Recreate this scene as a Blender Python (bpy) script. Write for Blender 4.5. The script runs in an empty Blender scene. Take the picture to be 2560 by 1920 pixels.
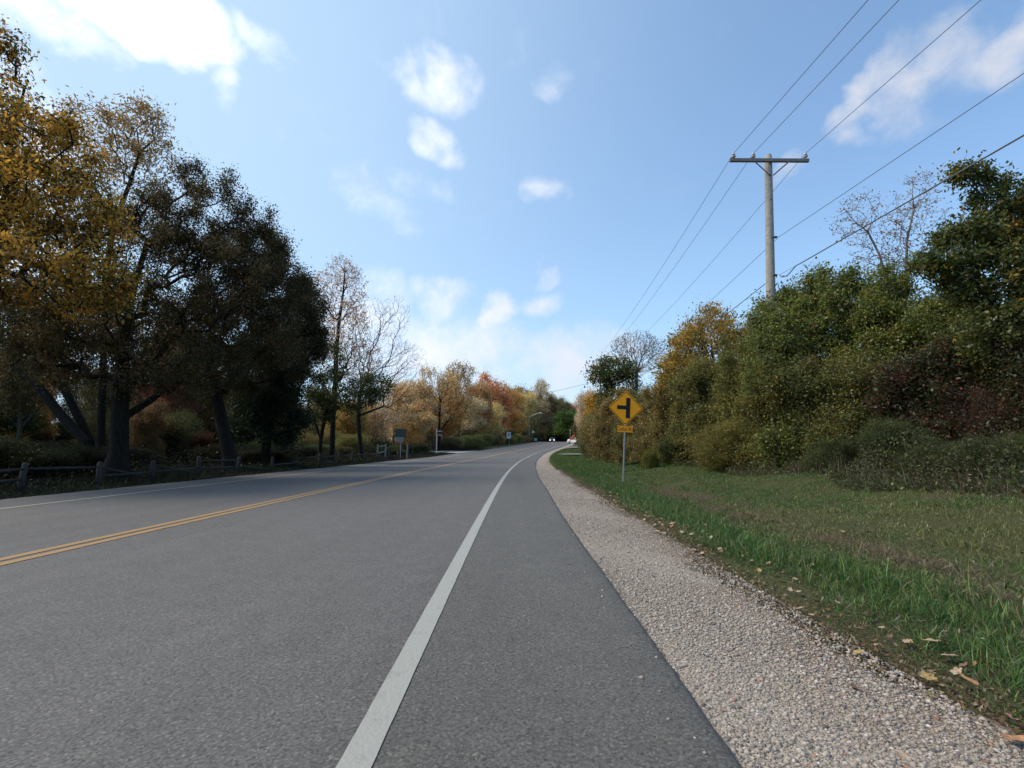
import bpy, math, random
import numpy as np
from mathutils import Vector, Matrix
R = math.radians
scene = bpy.context.scene
col = scene.collection

# ------------------------------------------------------------------ camera
TH = 0.1243; CAMH = 0.9
cam_d = bpy.data.cameras.new('camera'); cam = bpy.data.objects.new('camera', cam_d); col.objects.link(cam)
cam_d.sensor_width = 36; cam_d.lens = 18; cam_d.clip_start = 0.05; cam_d.clip_end = 3000
cam.location = (0, 0, CAMH); cam.rotation_euler = (math.pi/2 + TH, 0, 0)
scene.camera = cam

# ------------------------------------------------------------------ light
SUN_AZ, SUN_EL = R(-90), R(48)
sd = bpy.data.lights.new('sun', 'SUN'); sd.energy = 2.4; sd.angle = R(24); sd.color = (1, .89, .74)
so = bpy.data.objects.new('sun', sd); col.objects.link(so)
sv = Vector((math.sin(SUN_AZ)*math.cos(SUN_EL), math.cos(SUN_AZ)*math.cos(SUN_EL), math.sin(SUN_EL)))
so.rotation_euler = sv.to_track_quat('Z', 'Y').to_euler(); so.location = (-30, 10, 40)
scene.view_settings.view_transform = 'Standard'; scene.view_settings.look = 'None'
scene.view_settings.gamma = 1; scene.view_settings.exposure = 0.5

def ray(px, py):                       # direction of a photo pixel (2560 x 1920)
    x = (px-1280)/1280; u = (960-py)/1280
    up = u*math.cos(TH)+math.sin(TH); fw = math.cos(TH)-u*math.sin(TH)
    return Vector((x, fw, up))
def at(px, py, Y):
    r = ray(px, py); return Vector((r.x/r.y*Y, Y, CAMH+r.z/r.y*Y))

# ------------------------------------------------------------------ sky
def world():
    w = bpy.data.worlds.new('World'); scene.world = w; w.use_nodes = True
    nt = w.node_tree; N = nt.nodes; L = nt.links; N.clear()
    def n(t, **k):
        o = N.new(t)
        for a, b in k.items(): setattr(o, a, b)
        return o
    def m(op, a, b=None, c=None, cl=False):
        o = n('ShaderNodeMath', operation=op); o.use_clamp = cl
        for i, v in enumerate((a, b, c)):
            if v is None: continue
            if isinstance(v, (int, float)): o.inputs[i].default_value = v
            else: L.new(v, o.inputs[i])
        return o.outputs[0]
    out = n('ShaderNodeOutputWorld')
    sky = n('ShaderNodeTexSky', sky_type='NISHITA'); sky.sun_disc = False
    sky.sun_elevation = SUN_EL; sky.sun_rotation = SUN_AZ; sky.air_density = 1.0; sky.dust_density = 1.6; sky.ozone_density = 1.3; sky.altitude = 200
    tc = n('ShaderNodeTexCoord')
    vn = n('ShaderNodeVectorMath', operation='NORMALIZE'); L.new(tc.outputs['Generated'], vn.inputs[0])
    nz = n('ShaderNodeTexNoise'); nz.inputs['Scale'].default_value = 7; nz.inputs['Detail'].default_value = 7; nz.inputs['Roughness'].default_value = .55
    L.new(vn.outputs[0], nz.inputs['Vector'])
    sub = n('ShaderNodeVectorMath', operation='SUBTRACT'); L.new(nz.outputs['Color'], sub.inputs[0]); sub.inputs[1].default_value = (.5, .5, .5)
    scl = n('ShaderNodeVectorMath', operation='SCALE'); L.new(sub.outputs[0], scl.inputs[0]); scl.inputs['Scale'].default_value = .16
    add = n('ShaderNodeVectorMath', operation='ADD'); L.new(vn.outputs[0], add.inputs[0]); L.new(scl.outputs[0], add.inputs[1])
    D = add.outputs[0]
    fb = n('ShaderNodeTexNoise'); fb.inputs['Scale'].default_value = 16; fb.inputs['Detail'].default_value = 9; fb.inputs['Roughness'].default_value = .6; fb.inputs['Distortion'].default_value = .4
    L.new(vn.outputs[0], fb.inputs['Vector'])
    blobs = [(330, -30, 310, 150, 1.45, 0), (370, 75, 190, 85, 1.15, 0), (90, 30, 200, 100, .8, 0), (650, 60, 130, 60, .62, -35), (565, 215, 50, 110, .5, 0), (20, 330, 120, 180, .8, 0),
             (1085, 220, 125, 82, .85, -12), (1080, 355, 100, 55, .68, -18), (1360, 480, 60, 48, .58, 0), (1360, 210, 65, 45, .46, 0),
             (1358, 680, 58, 30, .6, 8), (1335, 752, 95, 50, .82, 6), (1090, 750, 105, 75, .72, 0), (1130, 890, 260, 150, .88, 0), (1238, 800, 50, 80, .95, 0), (1440, 910, 220, 110, .8, 0),
             (900, 850, 200, 190, .75, 0),
             (2200, 220, 160, 60, .85, 44), (2330, 160, 160, 80, .88, 32), (2520, 80, 210, 90, 1.1, 25), (2110, 300, 60, 40, .6, 45), (2150, 345, 45, 40, .55, 50), (2250, 290, 80, 45, .5, 50),
             (1985, 440, 55, 45, .5, 0), (930, 490, 130, 50, .4, -15), (1050, 460, 90, 40, .38, 0),
             (-500, 500, 700, 400, 1.0, 0), (3200, 700, 500, 200, .9, 0), (1300, -900, 900, 300, .9, 0)]
    dens = None
    for (px, py, rx, ry, s, rot) in blobs:
        c = ray(px, py).normalized()
        e1 = Vector((c.y, -c.x, 0)).normalized(); e2 = c.cross(e1) * -1
        if e2.z < 0: e2 = -e2
        cr, sr = math.cos(R(rot)), math.sin(R(rot))
        f1 = e1*cr + e2*sr; f2 = e2*cr - e1*sr
        k = c.dot(Vector((0, math.cos(TH), math.sin(TH))))
        rx = rx/1280*k; ry = ry/1280*k
        def dot(v):
            o = n('ShaderNodeVectorMath', operation='DOT_PRODUCT'); L.new(D, o.inputs[0]); o.inputs[1].default_value = v; return o.outputs['Value']
        u = dot(f1/rx); v = dot(f2/ry); w = dot(c)
        u = m('SUBTRACT', u, f1.dot(c)/rx); v = m('SUBTRACT', v, f2.dot(c)/ry)
        q = m('MULTIPLY_ADD', u, u, m('MULTIPLY', v, v))
        q = m('SUBTRACT', s, m('MULTIPLY', q, s))
        q = m('MULTIPLY', q, m('GREATER_THAN', w, 0.1))
        q = m('MAXIMUM', q, 0.0)
        dens = q if dens is None else m('MAXIMUM', dens, q)
    nn = m('SUBTRACT', fb.outputs['Fac'], .5)
    dd = m('MULTIPLY_ADD', nn, m('MULTIPLY_ADD', dens, 1.0, .75), dens)
    mr = n('ShaderNodeMapRange', interpolation_type='SMOOTHSTEP'); L.new(dd, mr.inputs[0])
    mr.inputs[1].default_value = .02; mr.inputs[2].default_value = 1.3; mr.inputs[3].default_value = 0; mr.inputs[4].default_value = .92
    # whiter air towards the horizon, and a glow painted in round the big cloud
    sx = n('ShaderNodeSeparateXYZ'); L.new(vn.outputs[0], sx.inputs[0])
    hz = m('POWER', m('SUBTRACT', 1.0, m('ABSOLUTE', sx.outputs['Z']), cl=True), 3.6)
    sdn = n('ShaderNodeVectorMath', operation='DOT_PRODUCT'); L.new(vn.outputs[0], sdn.inputs[0]); sdn.inputs[1].default_value = ray(250, -60).normalized()
    glow = m('POWER', m('MAXIMUM', sdn.outputs['Value'], 0.0), 4.5)
    veil = m('ADD', m('MULTIPLY_ADD', hz, .55, .08), m('MULTIPLY', glow, .75), cl=True)
    mixv = n('ShaderNodeMix', data_type='RGBA'); L.new(veil, mixv.inputs[0])
    gain = n('ShaderNodeMix', data_type='RGBA', blend_type='MULTIPLY'); gain.inputs[0].default_value = 1
    L.new(sky.outputs[0], gain.inputs[6]); gain.inputs[7].default_value = SKYGAIN
    L.new(gain.outputs[2], mixv.inputs[6]); mixv.inputs[7].default_value = (2.8, 3.8, 4.85, 1)
    cm = n('ShaderNodeMix', data_type='RGBA'); L.new(mr.outputs[0], cm.inputs[0]); L.new(mixv.outputs[2], cm.inputs[6])
    cb = m('MULTIPLY_ADD', glow, 3.5, 3.8)
    cc = n('ShaderNodeCombineColor'); L.new(m('MULTIPLY', cb, .99), cc.inputs[0]); L.new(m('MULTIPLY', cb, 1.0), cc.inputs[1]); L.new(m('MULTIPLY', cb, 1.07), cc.inputs[2])
    L.new(cc.outputs[0], cm.inputs[7])
    bg = n('ShaderNodeBackground'); bg.inputs['Strength'].default_value = .15
    L.new(cm.outputs[2], bg.inputs[0]); L.new(bg.outputs[0], out.inputs[0])
    scene.world.cycles.sampling_method = 'MANUAL'; scene.world.cycles.sample_map_resolution = 512
SKYGAIN = (.86, 1.06, 1.15, 1)
world()

# ------------------------------------------------------------------ road geometry
DS = .5
_s = np.arange(-80, 520, DS)
_k = np.interp(_s, np.array([-1, 0, 10, 20, 35, 50, 70, 95, 130, 180])*.9, np.array([0, .0003, .0011, .0019, .0018, .0025, .0032, -.0007, -.0014, .0012])/.9)
_k[_s > 140] = np.interp(_s[_s > 140], [140, 148, 154, 158], [-.001, 0, .004, .013]); _k[_s > 225] = 0
i0 = int(80/DS)
_th = np.cumsum(_k)*DS; _th = _th-_th[i0]+.0058
_X = np.cumsum(np.sin(_th))*DS; _X += -.458-_X[i0]
_Y = np.cumsum(np.cos(_th))*DS; _Y += 0-_Y[i0]
_thg = np.where(_s > 145, _th[int((145+80)/DS)], _th)      # the land itself is laid out along a line that stays straight after the bend
_Xg = np.cumsum(np.sin(_thg))*DS; _Xg += -.458-_Xg[i0]; _Yg = np.cumsum(np.cos(_thg))*DS; _Yg -= _Yg[i0]
_Z = np.interp(_s, [-80, 0, 13.5, 27, 45, 67, 90, 126, 150, 600], [0, 0, 0, .004, .095, .538, 1.196, 2.17, 2.72, 2.72])
def rc(s, o):
    s = np.asarray(s, float); o = np.asarray(o, float)
    th = np.interp(s, _s, _th)
    return np.interp(s, _s, _X)+np.cos(th)*o, np.interp(s, _s, _Y)-np.sin(th)*o, np.interp(s, _s, _Z)
oA, oG, oL, oE, oY = 1.10, 1.91, -7.22, -8.58, -3.636
PROF_O = [-600, -60, -25, -14, -11, -9.6, -8.9, -8.4, 0.9, 1.7, 1.95, 2.5, 3.2, 4.2, 5.5, 7.5, 10, 30, 300]
PROF_Z = [2.5, 1.2, .25, .1, .02, -.04, -.05, -.07, -.07, -.06, -.035, -.04, -.10, -.16, -.06, .2, .4, 1.0, 3]
def prof(o): return np.interp(o, PROF_O, PROF_Z)
def pf(S, O): return prof(O)*(1-np.clip((S-136)/14, 0, 1))-.07*np.clip((S-136)/14, 0, 1)
def so_of(X, Y):
    X = np.atleast_1d(X).astype(float); Y = np.atleast_1d(Y).astype(float)
    S = np.empty(len(X)); O = np.empty(len(X))
    for a in range(0, len(X), 2000):
        x = X[a:a+2000, None]; y = Y[a:a+2000, None]
        i = ((_X[None, ::2]-x)**2+(_Y[None, ::2]-y)**2).argmin(1)*2
        dx = X[a:a+2000]-_X[i]; dy = Y[a:a+2000]-_Y[i]
        S[a:a+2000] = _s[i]+dx*np.sin(_th[i])+dy*np.cos(_th[i]); O[a:a+2000] = dx*np.cos(_th[i])-dy*np.sin(_th[i])
    return S, O
def wob(s, o): return .035*np.sin(s*.9+o*1.3)+.03*np.sin(s*.37-o*2.1+1)+.015*np.sin(s*3.1+o*2.7)
def gz(X, Y):
    S, O = so_of(X, Y)
    z = np.interp(S, _s, _Z)+pf(S, O)+(S < 140)*wob(S, O)*np.clip((np.abs(O+3.5)-5.2)/3, 0, 1)
    return z if len(z) > 1 else float(z[0])
def gz_so(S, O): return np.interp(S, _s, _Z)+pf(S, O)+(S < 140)*wob(S, O)*np.clip((np.abs(O+3.5)-5.2)/3, 0, 1)
def s_at(px, o):                       # where a line beside the road crosses a photo column
    ss = np.arange(2, 200, .1); x, y, z = rc(ss, o); z = z+prof(o)
    zc = y*math.cos(TH)+(z-CAMH)*math.sin(TH); u = 1280+1280*x/zc
    return float(ss[np.abs(u-px).argmin()])

# ------------------------------------------------------------------ materials
def mat(name):
    m = bpy.data.materials.new(name); m.use_nodes = True; nt = m.node_tree
    return m, nt, nt.nodes['Principled BSDF']
def rgb(c): return (c[0], c[1], c[2], 1)
def simple(name, c, rough=.6, metal=0, noise=0, scale=8, emit=None, bump=0):
    m, nt, b = mat(name); b.inputs['Roughness'].default_value = rough; b.inputs['Metallic'].default_value = metal
    tc = nt.nodes.new('ShaderNodeTexCoord'); nz = nt.nodes.new('ShaderNodeTexNoise'); nz.inputs['Scale'].default_value = scale; nz.inputs['Detail'].default_value = 6
    nt.links.new(tc.outputs['Object'], nz.inputs['Vector'])
    cr = nt.nodes.new('ShaderNodeValToRGB'); nt.links.new(nz.outputs['Fac'], cr.inputs[0])
    cr.color_ramp.elements[0].position = .3; cr.color_ramp.elements[1].position = .7
    cr.color_ramp.elements[0].color = rgb([x*(1-noise) for x in c]); cr.color_ramp.elements[1].color = rgb([x*(1+noise) for x in c])
    nt.links.new(cr.outputs[0], b.inputs['Base Color'])
    if bump:
        bp = nt.nodes.new('ShaderNodeBump'); bp.inputs['Strength'].default_value = bump; bp.inputs['Distance'].default_value = .02
        nt.links.new(nz.outputs['Fac'], bp.inputs['Height']); nt.links.new(bp.outputs[0], b.inputs['Normal'])
    if emit:
        b.inputs['Emission Color'].default_value = rgb(emit); b.inputs['Emission Strength'].default_value = 1
    return m
def leaf_mat(name, trans=.35):
    m = bpy.data.materials.new(name); m.use_nodes = True; nt = m.node_tree; N = nt.nodes; L = nt.links; N.clear()
    out = N.new('ShaderNodeOutputMaterial'); at_ = N.new('ShaderNodeAttribute'); at_.attribute_name = 'tint'
    oi = N.new('ShaderNodeObjectInfo'); mx = N.new('ShaderNodeMix'); mx.data_type = 'RGBA'; mx.blend_type = 'MULTIPLY'; mx.inputs[0].default_value = 1
    L.new(at_.outputs['Color'], mx.inputs[6]); L.new(oi.outputs['Color'], mx.inputs[7])
    d = N.new('ShaderNodeBsdfDiffuse'); t = N.new('ShaderNodeBsdfTranslucent'); g = N.new('ShaderNodeBsdfGlossy'); g.inputs['Roughness'].default_value = .45
    g.inputs['Color'].default_value = (.9, .95, 1, 1)
    L.new(mx.outputs[2], d.inputs[0]); L.new(mx.outputs[2], t.inputs[0])
    a = N.new('ShaderNodeMixShader'); a.inputs[0].default_value = trans; L.new(d.outputs[0], a.inputs[1]); L.new(t.outputs[0], a.inputs[2])
    b = N.new('ShaderNodeMixShader'); b.inputs[0].default_value = .018; L.new(a.outputs[0], b.inputs[1]); L.new(g.outputs[0], b.inputs[2])
    L.new(b.outputs[0], out.inputs[0]); return m
def bark_mat(name, c):
    m, nt, b = mat(name); b.inputs['Roughness'].default_value = .95; b.inputs['Specular IOR Level'].default_value = .15; N = nt.nodes; L = nt.links
    tc = N.new('ShaderNodeTexCoord'); mp = N.new('ShaderNodeMapping'); mp.inputs['Scale'].default_value = (14, 14, 2.2); L.new(tc.outputs['Object'], mp.inputs[0])
    nz = N.new('ShaderNodeTexNoise'); nz.inputs['Scale'].default_value = 2.2; nz.inputs['Detail'].default_value = 7; L.new(mp.outputs[0], nz.inputs['Vector'])
    cr = N.new('ShaderNodeValToRGB'); L.new(nz.outputs['Fac'], cr.inputs[0]); cr.color_ramp.elements[0].position = .35; cr.color_ramp.elements[1].position = .7
    cr.color_ramp.elements[0].color = rgb([x*.5 for x in c]); cr.color_ramp.elements[1].color = rgb([x*1.4 for x in c]); L.new(cr.outputs[0], b.inputs['Base Color'])
    bp = N.new('ShaderNodeBump'); bp.inputs['Strength'].default_value = .9; bp.inputs['Distance'].default_value = .03; L.new(nz.outputs['Fac'], bp.inputs['Height']); L.new(bp.outputs[0], b.inputs['Normal'])
    return m
LEAF = leaf_mat('leaf', .45); LEAFG = leaf_mat('grass_blade', .3)
BARK = bark_mat('bark_dark', (.02, .017, .014)); BARKP = bark_mat('bark_pale', (.2, .175, .155)); BARKM = bark_mat('bark_mid', (.10, .083, .068))

def ground_mats():
    # asphalt: uv = (o, s) in metres
    m, nt, b = mat('asphalt'); N = nt.nodes; L = nt.links
    uv = N.new('ShaderNodeUVMap'); uv.uv_map = 'road'
    vo = N.new('ShaderNodeTexVoronoi'); vo.inputs['Scale'].default_value = 125; L.new(uv.outputs[0], vo.inputs['Vector'])
    vo2 = N.new('ShaderNodeTexVoronoi'); vo2.inputs['Scale'].default_value = 75; L.new(uv.outputs[0], vo2.inputs['Vector'])
    sx = N.new('ShaderNodeSeparateXYZ'); L.new(uv.outputs[0], sx.inputs[0])
    r1 = N.new('ShaderNodeValToRGB'); L.new(vo.outputs['Color'], r1.inputs[0]); e = r1.color_ramp.elements
    e[0].position = 0; e[0].color = (.03, .03, .031, 1); e[1].position = 1; e[1].color = (.215, .212, .208, 1)
    for p, c in ((.22, (.075, .074, .076, 1)), (.72, (.112, .111, .112, 1)), (.9, (.155, .153, .149, 1))): q = e.new(p); q.color = c
    def noise(sc, det=4, sy=1.0):
        mp = N.new('ShaderNodeMapping'); mp.inputs['Scale'].default_value = (sc, sc*sy, 1); L.new(uv.outputs[0], mp.inputs[0])
        o = N.new('ShaderNodeTexNoise'); o.inputs['Scale'].default_value = 1; o.inputs['Detail'].default_value = det; L.new(mp.outputs[0], o.inputs['Vector']); return o.outputs['Fac']
    def mr(x, a, c, lo, hi):
        o = N.new('ShaderNodeMapRange'); L.new(x, o.inputs[0]); o.inputs[1].default_value = a; o.inputs[2].default_value = c; o.inputs[3].default_value = lo; o.inputs[4].default_value = hi; return o.outputs[0]
    def mul(a, c):
        o = N.new('ShaderNodeMath'); o.operation = 'MULTIPLY'
        for i, v in enumerate((a, c)):
            if isinstance(v, float): o.inputs[i].default_value = v
            else: L.new(v, o.inputs[i])
        return o.outputs[0]
    f = mul(mr(noise(.55, 5, .25), .3, .7, .92, 1.08), mr(noise(5, 6), .3, .7, .92, 1.08))
    f = mul(f, mr(noise(2.2, 3, .05), .35, .65, .95, 1.05)); f = mul(f, mr(noise(75, 3), .3, .7, .70, 1.30))
    crk = N.new('ShaderNodeTexVoronoi'); crk.feature = 'DISTANCE_TO_EDGE'; crk.inputs['Scale'].default_value = .33; wp = N.new('ShaderNodeVectorMath'); wp.operation = 'ADD'
    wn = N.new('ShaderNodeTexNoise'); wn.inputs['Scale'].default_value = 1.8; wn.inputs['Detail'].default_value = 7; L.new(uv.outputs[0], wn.inputs['Vector']); L.new(uv.outputs[0], wp.inputs[0]); L.new(wn.outputs['Color'], wp.inputs[1]); L.new(wp.outputs[0], crk.inputs['Vector'])
    ck = N.new('ShaderNodeMath'); ck.operation = 'MAXIMUM'; L.new(mr(crk.outputs['Distance'], .0008, .0022, .62, 1.0), ck.inputs[0]); L.new(mr(noise(.4, 2), .50, .56, 1.0, .6), ck.inputs[1]); f = mul(f, ck.outputs[0])
    f = mul(f, mr(noise(34, 2), .74, .80, 1.0, .55))                      # little dark pits
    far = mr(sx.outputs['X'], -3.9, -3.3, .98, 1.0); f = mul(f, far)        # far lane very slightly darker
    sc = N.new('ShaderNodeVectorMath'); sc.operation = 'SCALE'; L.new(r1.outputs[0], sc.inputs[0]); L.new(f, sc.inputs['Scale'])
    hue = N.new('ShaderNodeMix'); hue.data_type = 'RGBA'; L.new(mr(sx.outputs['X'], -.02, .06, 0, 1), hue.inputs[0])
    hue.inputs[6].default_value = (1.03, .945, .83, 1); hue.inputs[7].default_value = (.93, .865, .73, 1)
    fin = N.new('ShaderNodeMix'); fin.data_type = 'RGBA'; fin.blend_type = 'MULTIPLY'; fin.inputs[0].default_value = 1; L.new(sc.outputs[0], fin.inputs[6]); L.new(hue.outputs[2], fin.inputs[7])
    L.new(fin.outputs[2], b.inputs['Base Color']); b.inputs['Roughness'].default_value = .82
    bp = N.new('ShaderNodeBump'); bp.inputs['Strength'].default_value = .5; bp.inputs['Distance'].default_value = .003
    L.new(vo2.outputs['Distance'], bp.inputs['Height']); L.new(bp.outputs[0], b.inputs['Normal'])
    asphalt = m
    # paint
    def paint(name, c):
        m, nt, b = mat(name); N = nt.nodes; L = nt.links
        uv = N.new('ShaderNodeUVMap'); uv.uv_map = 'road'
        v = N.new('ShaderNodeTexVoronoi'); v.inputs['Scale'].default_value = 70; L.new(uv.outputs[0], v.inputs['Vector'])
        nz = N.new('ShaderNodeTexNoise'); nz.inputs['Scale'].default_value = 9; nz.inputs['Detail'].default_value = 8; nz.inputs['Roughness'].default_value = .7; L.new(uv.outputs[0], nz.inputs['Vector'])
        cr = N.new('ShaderNodeValToRGB'); L.new(nz.outputs['Fac'], cr.inputs[0]); cr.color_ramp.elements[0].position = .33; cr.color_ramp.elements[1].position = .45
        cr.color_ramp.elements[0].color = rgb([x*.8 for x in c]); cr.color_ramp.elements[1].color = rgb(c)
        L.new(cr.outputs[0], b.inputs['Base Color']); b.inputs['Roughness'].default_value = .6
        bp = N.new('ShaderNodeBump'); bp.inputs['Strength'].default_value = .5; bp.inputs['Distance'].default_value = .003; L.new(v.outputs['Distance'], bp.inputs['Height']); L.new(bp.outputs[0], b.inputs['Normal'])
        return m
    white = paint('white_paint', (.32, .305, .26)); yellow = paint('yellow_paint', (.34, .20, .08))
    # gravel
    m, nt, b = mat('gravel'); N = nt.nodes; L = nt.links
    uv = N.new('ShaderNodeUVMap'); uv.uv_map = 'road'
    v1 = N.new('ShaderNodeTexVoronoi'); v1.inputs['Scale'].default_value = 66; L.new(uv.outputs[0], v1.inputs['Vector'])
    cr = N.new('ShaderNodeValToRGB'); L.new(v1.outputs['Color'], cr.inputs[0]); e = cr.color_ramp.elements
    e[0].position = 0; e[0].color = (0.096, 0.084, 0.073, 1); e[1].position = 1; e[1].color = (0.446, 0.382, 0.306, 1)
    for p, c in ((.10, (0.175, 0.148, 0.122, 1)), (.25, (0.263, 0.216, 0.169, 1)), (.6, (0.319, 0.263, 0.204, 1)), (.88, (0.358, 0.300, 0.235, 1))): q = e.new(p); q.color = c
    nz = N.new('ShaderNodeTexNoise'); nz.inputs['Scale'].default_value = 2.2; nz.inputs['Detail'].default_value = 6; L.new(uv.outputs[0], nz.inputs['Vector'])
    sx = N.new('ShaderNodeSeparateXYZ'); L.new(uv.outputs[0], sx.inputs[0])
    ad = N.new('ShaderNodeMath'); ad.operation = 'MULTIPLY_ADD'; L.new(nz.outputs['Fac'], ad.inputs[0]); ad.inputs[1].default_value = 1.5; L.new(sx.outputs['X'], ad.inputs[2])
    mrr = N.new('ShaderNodeMapRange'); L.new(ad.outputs[0], mrr.inputs[0]); mrr.inputs[1].default_value = 2.38; mrr.inputs[2].default_value = 2.7
    mx = N.new('ShaderNodeMix'); mx.data_type = 'RGBA'; L.new(mrr.outputs[0], mx.inputs[0]); L.new(cr.outputs[0], mx.inputs[6]); mx.inputs[7].default_value = (0.216, 0.156, 0.105, 1)
    L.new(mx.outputs[2], b.inputs['Base Color']); b.inputs['Roughness'].default_value = .95
    bp = N.new('ShaderNodeBump'); bp.inputs['Strength'].default_value = 1; bp.inputs['Distance'].default_value = .012; bp.invert = True; L.new(v1.outputs['Distance'], bp.inputs['Height']); L.new(bp.outputs[0], b.inputs['Normal'])
    gravel = m
    # soil / turf
    m, nt, b = mat('turf_soil'); N = nt.nodes; L = nt.links
    tc = N.new('ShaderNodeTexCoord')
    n1 = N.new('ShaderNodeTexNoise'); n1.inputs['Scale'].default_value = 1.3; n1.inputs['Detail'].default_value = 8; L.new(tc.outputs['Object'], n1.inputs['Vector'])
    n2 = N.new('ShaderNodeTexNoise'); n2.inputs['Scale'].default_value = 30; n2.inputs['Detail'].default_value = 5; L.new(tc.outputs['Object'], n2.inputs['Vector'])
    cr = N.new('ShaderNodeValToRGB'); L.new(n1.outputs['Fac'], cr.inputs[0]); e = cr.color_ramp.elements
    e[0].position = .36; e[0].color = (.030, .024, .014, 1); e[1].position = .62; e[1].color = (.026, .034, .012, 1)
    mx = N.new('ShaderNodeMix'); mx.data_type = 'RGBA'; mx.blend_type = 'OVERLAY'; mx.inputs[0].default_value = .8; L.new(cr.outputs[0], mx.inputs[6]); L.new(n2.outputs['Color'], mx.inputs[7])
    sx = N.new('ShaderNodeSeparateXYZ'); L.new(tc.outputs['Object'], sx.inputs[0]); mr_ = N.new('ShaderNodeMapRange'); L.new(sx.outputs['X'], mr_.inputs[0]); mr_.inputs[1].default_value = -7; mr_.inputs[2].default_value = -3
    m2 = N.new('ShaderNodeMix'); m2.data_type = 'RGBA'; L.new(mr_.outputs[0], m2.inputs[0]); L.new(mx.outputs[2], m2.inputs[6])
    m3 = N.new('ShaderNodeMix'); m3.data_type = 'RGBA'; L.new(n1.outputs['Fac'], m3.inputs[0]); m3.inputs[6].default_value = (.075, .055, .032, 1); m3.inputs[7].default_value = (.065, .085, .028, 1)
    L.new(m3.outputs[2], m2.inputs[7]); L.new(m2.outputs[2], b.inputs['Base Color']); b.inputs['Roughness'].default_value = 1; b.inputs['Specular IOR Level'].default_value = .1
    bp = N.new('ShaderNodeBump'); bp.inputs['Strength'].default_value = 1; bp.inputs['Distance'].default_value = .05; L.new(n2.outputs['Fac'], bp.inputs['Height']); L.new(bp.outputs[0], b.inputs['Normal'])
    return asphalt, white, yellow, gravel, m
ASPH, WHITE, YELLOW, GRAVEL, SOIL = ground_mats()

# ------------------------------------------------------------------ mesh helpers
def link(name, me, m, parent=None):
    if m is not None: me.materials.append(m)
    o = bpy.data.objects.new(name, me); col.objects.link(o)
    if parent: o.parent = parent
    return o
def mesh_np(name, V, F, m, parent=None, tint=None, uv=None, smooth=False):
    """V (n,3), F (k, 3|4) array or a list of such arrays"""
    Fs = F if isinstance(F, list) else [F]; Fs = [np.asarray(f, np.int32) for f in Fs if len(f)]
    me = bpy.data.meshes.new(name); V = np.asarray(V, np.float32)
    me.vertices.add(len(V)); me.vertices.foreach_set('co', V.ravel())
    loops = np.concatenate([f.ravel() for f in Fs]); tot = np.concatenate([np.full(len(f), f.shape[1], np.int32) for f in Fs])
    st = np.concatenate([[0], np.cumsum(tot)[:-1]]).astype(np.int32)
    me.loops.add(len(loops)); me.loops.foreach_set('vertex_index', loops)
    me.polygons.add(len(tot)); me.polygons.foreach_set('loop_start', st); me.polygons.foreach_set('loop_total', tot)
    if smooth: me.polygons.foreach_set('use_smooth', np.ones(len(tot), bool))
    me.update(calc_edges=True)
    if tint is not None:
        a = me.color_attributes.new('tint', 'FLOAT_COLOR', 'POINT'); c = np.ones((len(V), 4), np.float32); c[:, :3] = tint; a.data.foreach_set('color', c.ravel())
    if uv is not None:
        l = me.uv_layers.new(name='road'); l.data.foreach_set('uv', np.asarray(uv, np.float32)[loops].ravel())
    return link(name, me, m, parent)
def tag(o, label=None, cat=None, group=None, kind=None):
    for k, v in (('label', label), ('category', cat), ('group', group), ('kind', kind)):
        if v: o[k] = v
    return o
def empty(name, loc, label, cat, group=None, rot=(0, 0, 0)):
    o = bpy.data.objects.new(name, None); col.objects.link(o); o.location = loc; o.rotation_euler = rot; o.empty_display_size = .3
    return tag(o, label, cat, group)
def copy_thing(src, loc, rz=0, sc=(1, 1, 1), label=None, group=None, color=None, tilt=0):
    c = src.copy(); col.objects.link(c); c.location = loc; c.rotation_euler = (tilt, 0, rz); c.scale = sc
    if label: c['label'] = label
    if group: c['group'] = group
    for ch in src.children:
        d = ch.copy(); col.objects.link(d); d.parent = c
        if color and 'crown' in ch.name or color and 'foliage' in ch.name: d.color = rgb(color)
        for g in ch.children:
            h = g.copy(); col.objects.link(h); h.parent = d
    return c
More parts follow.
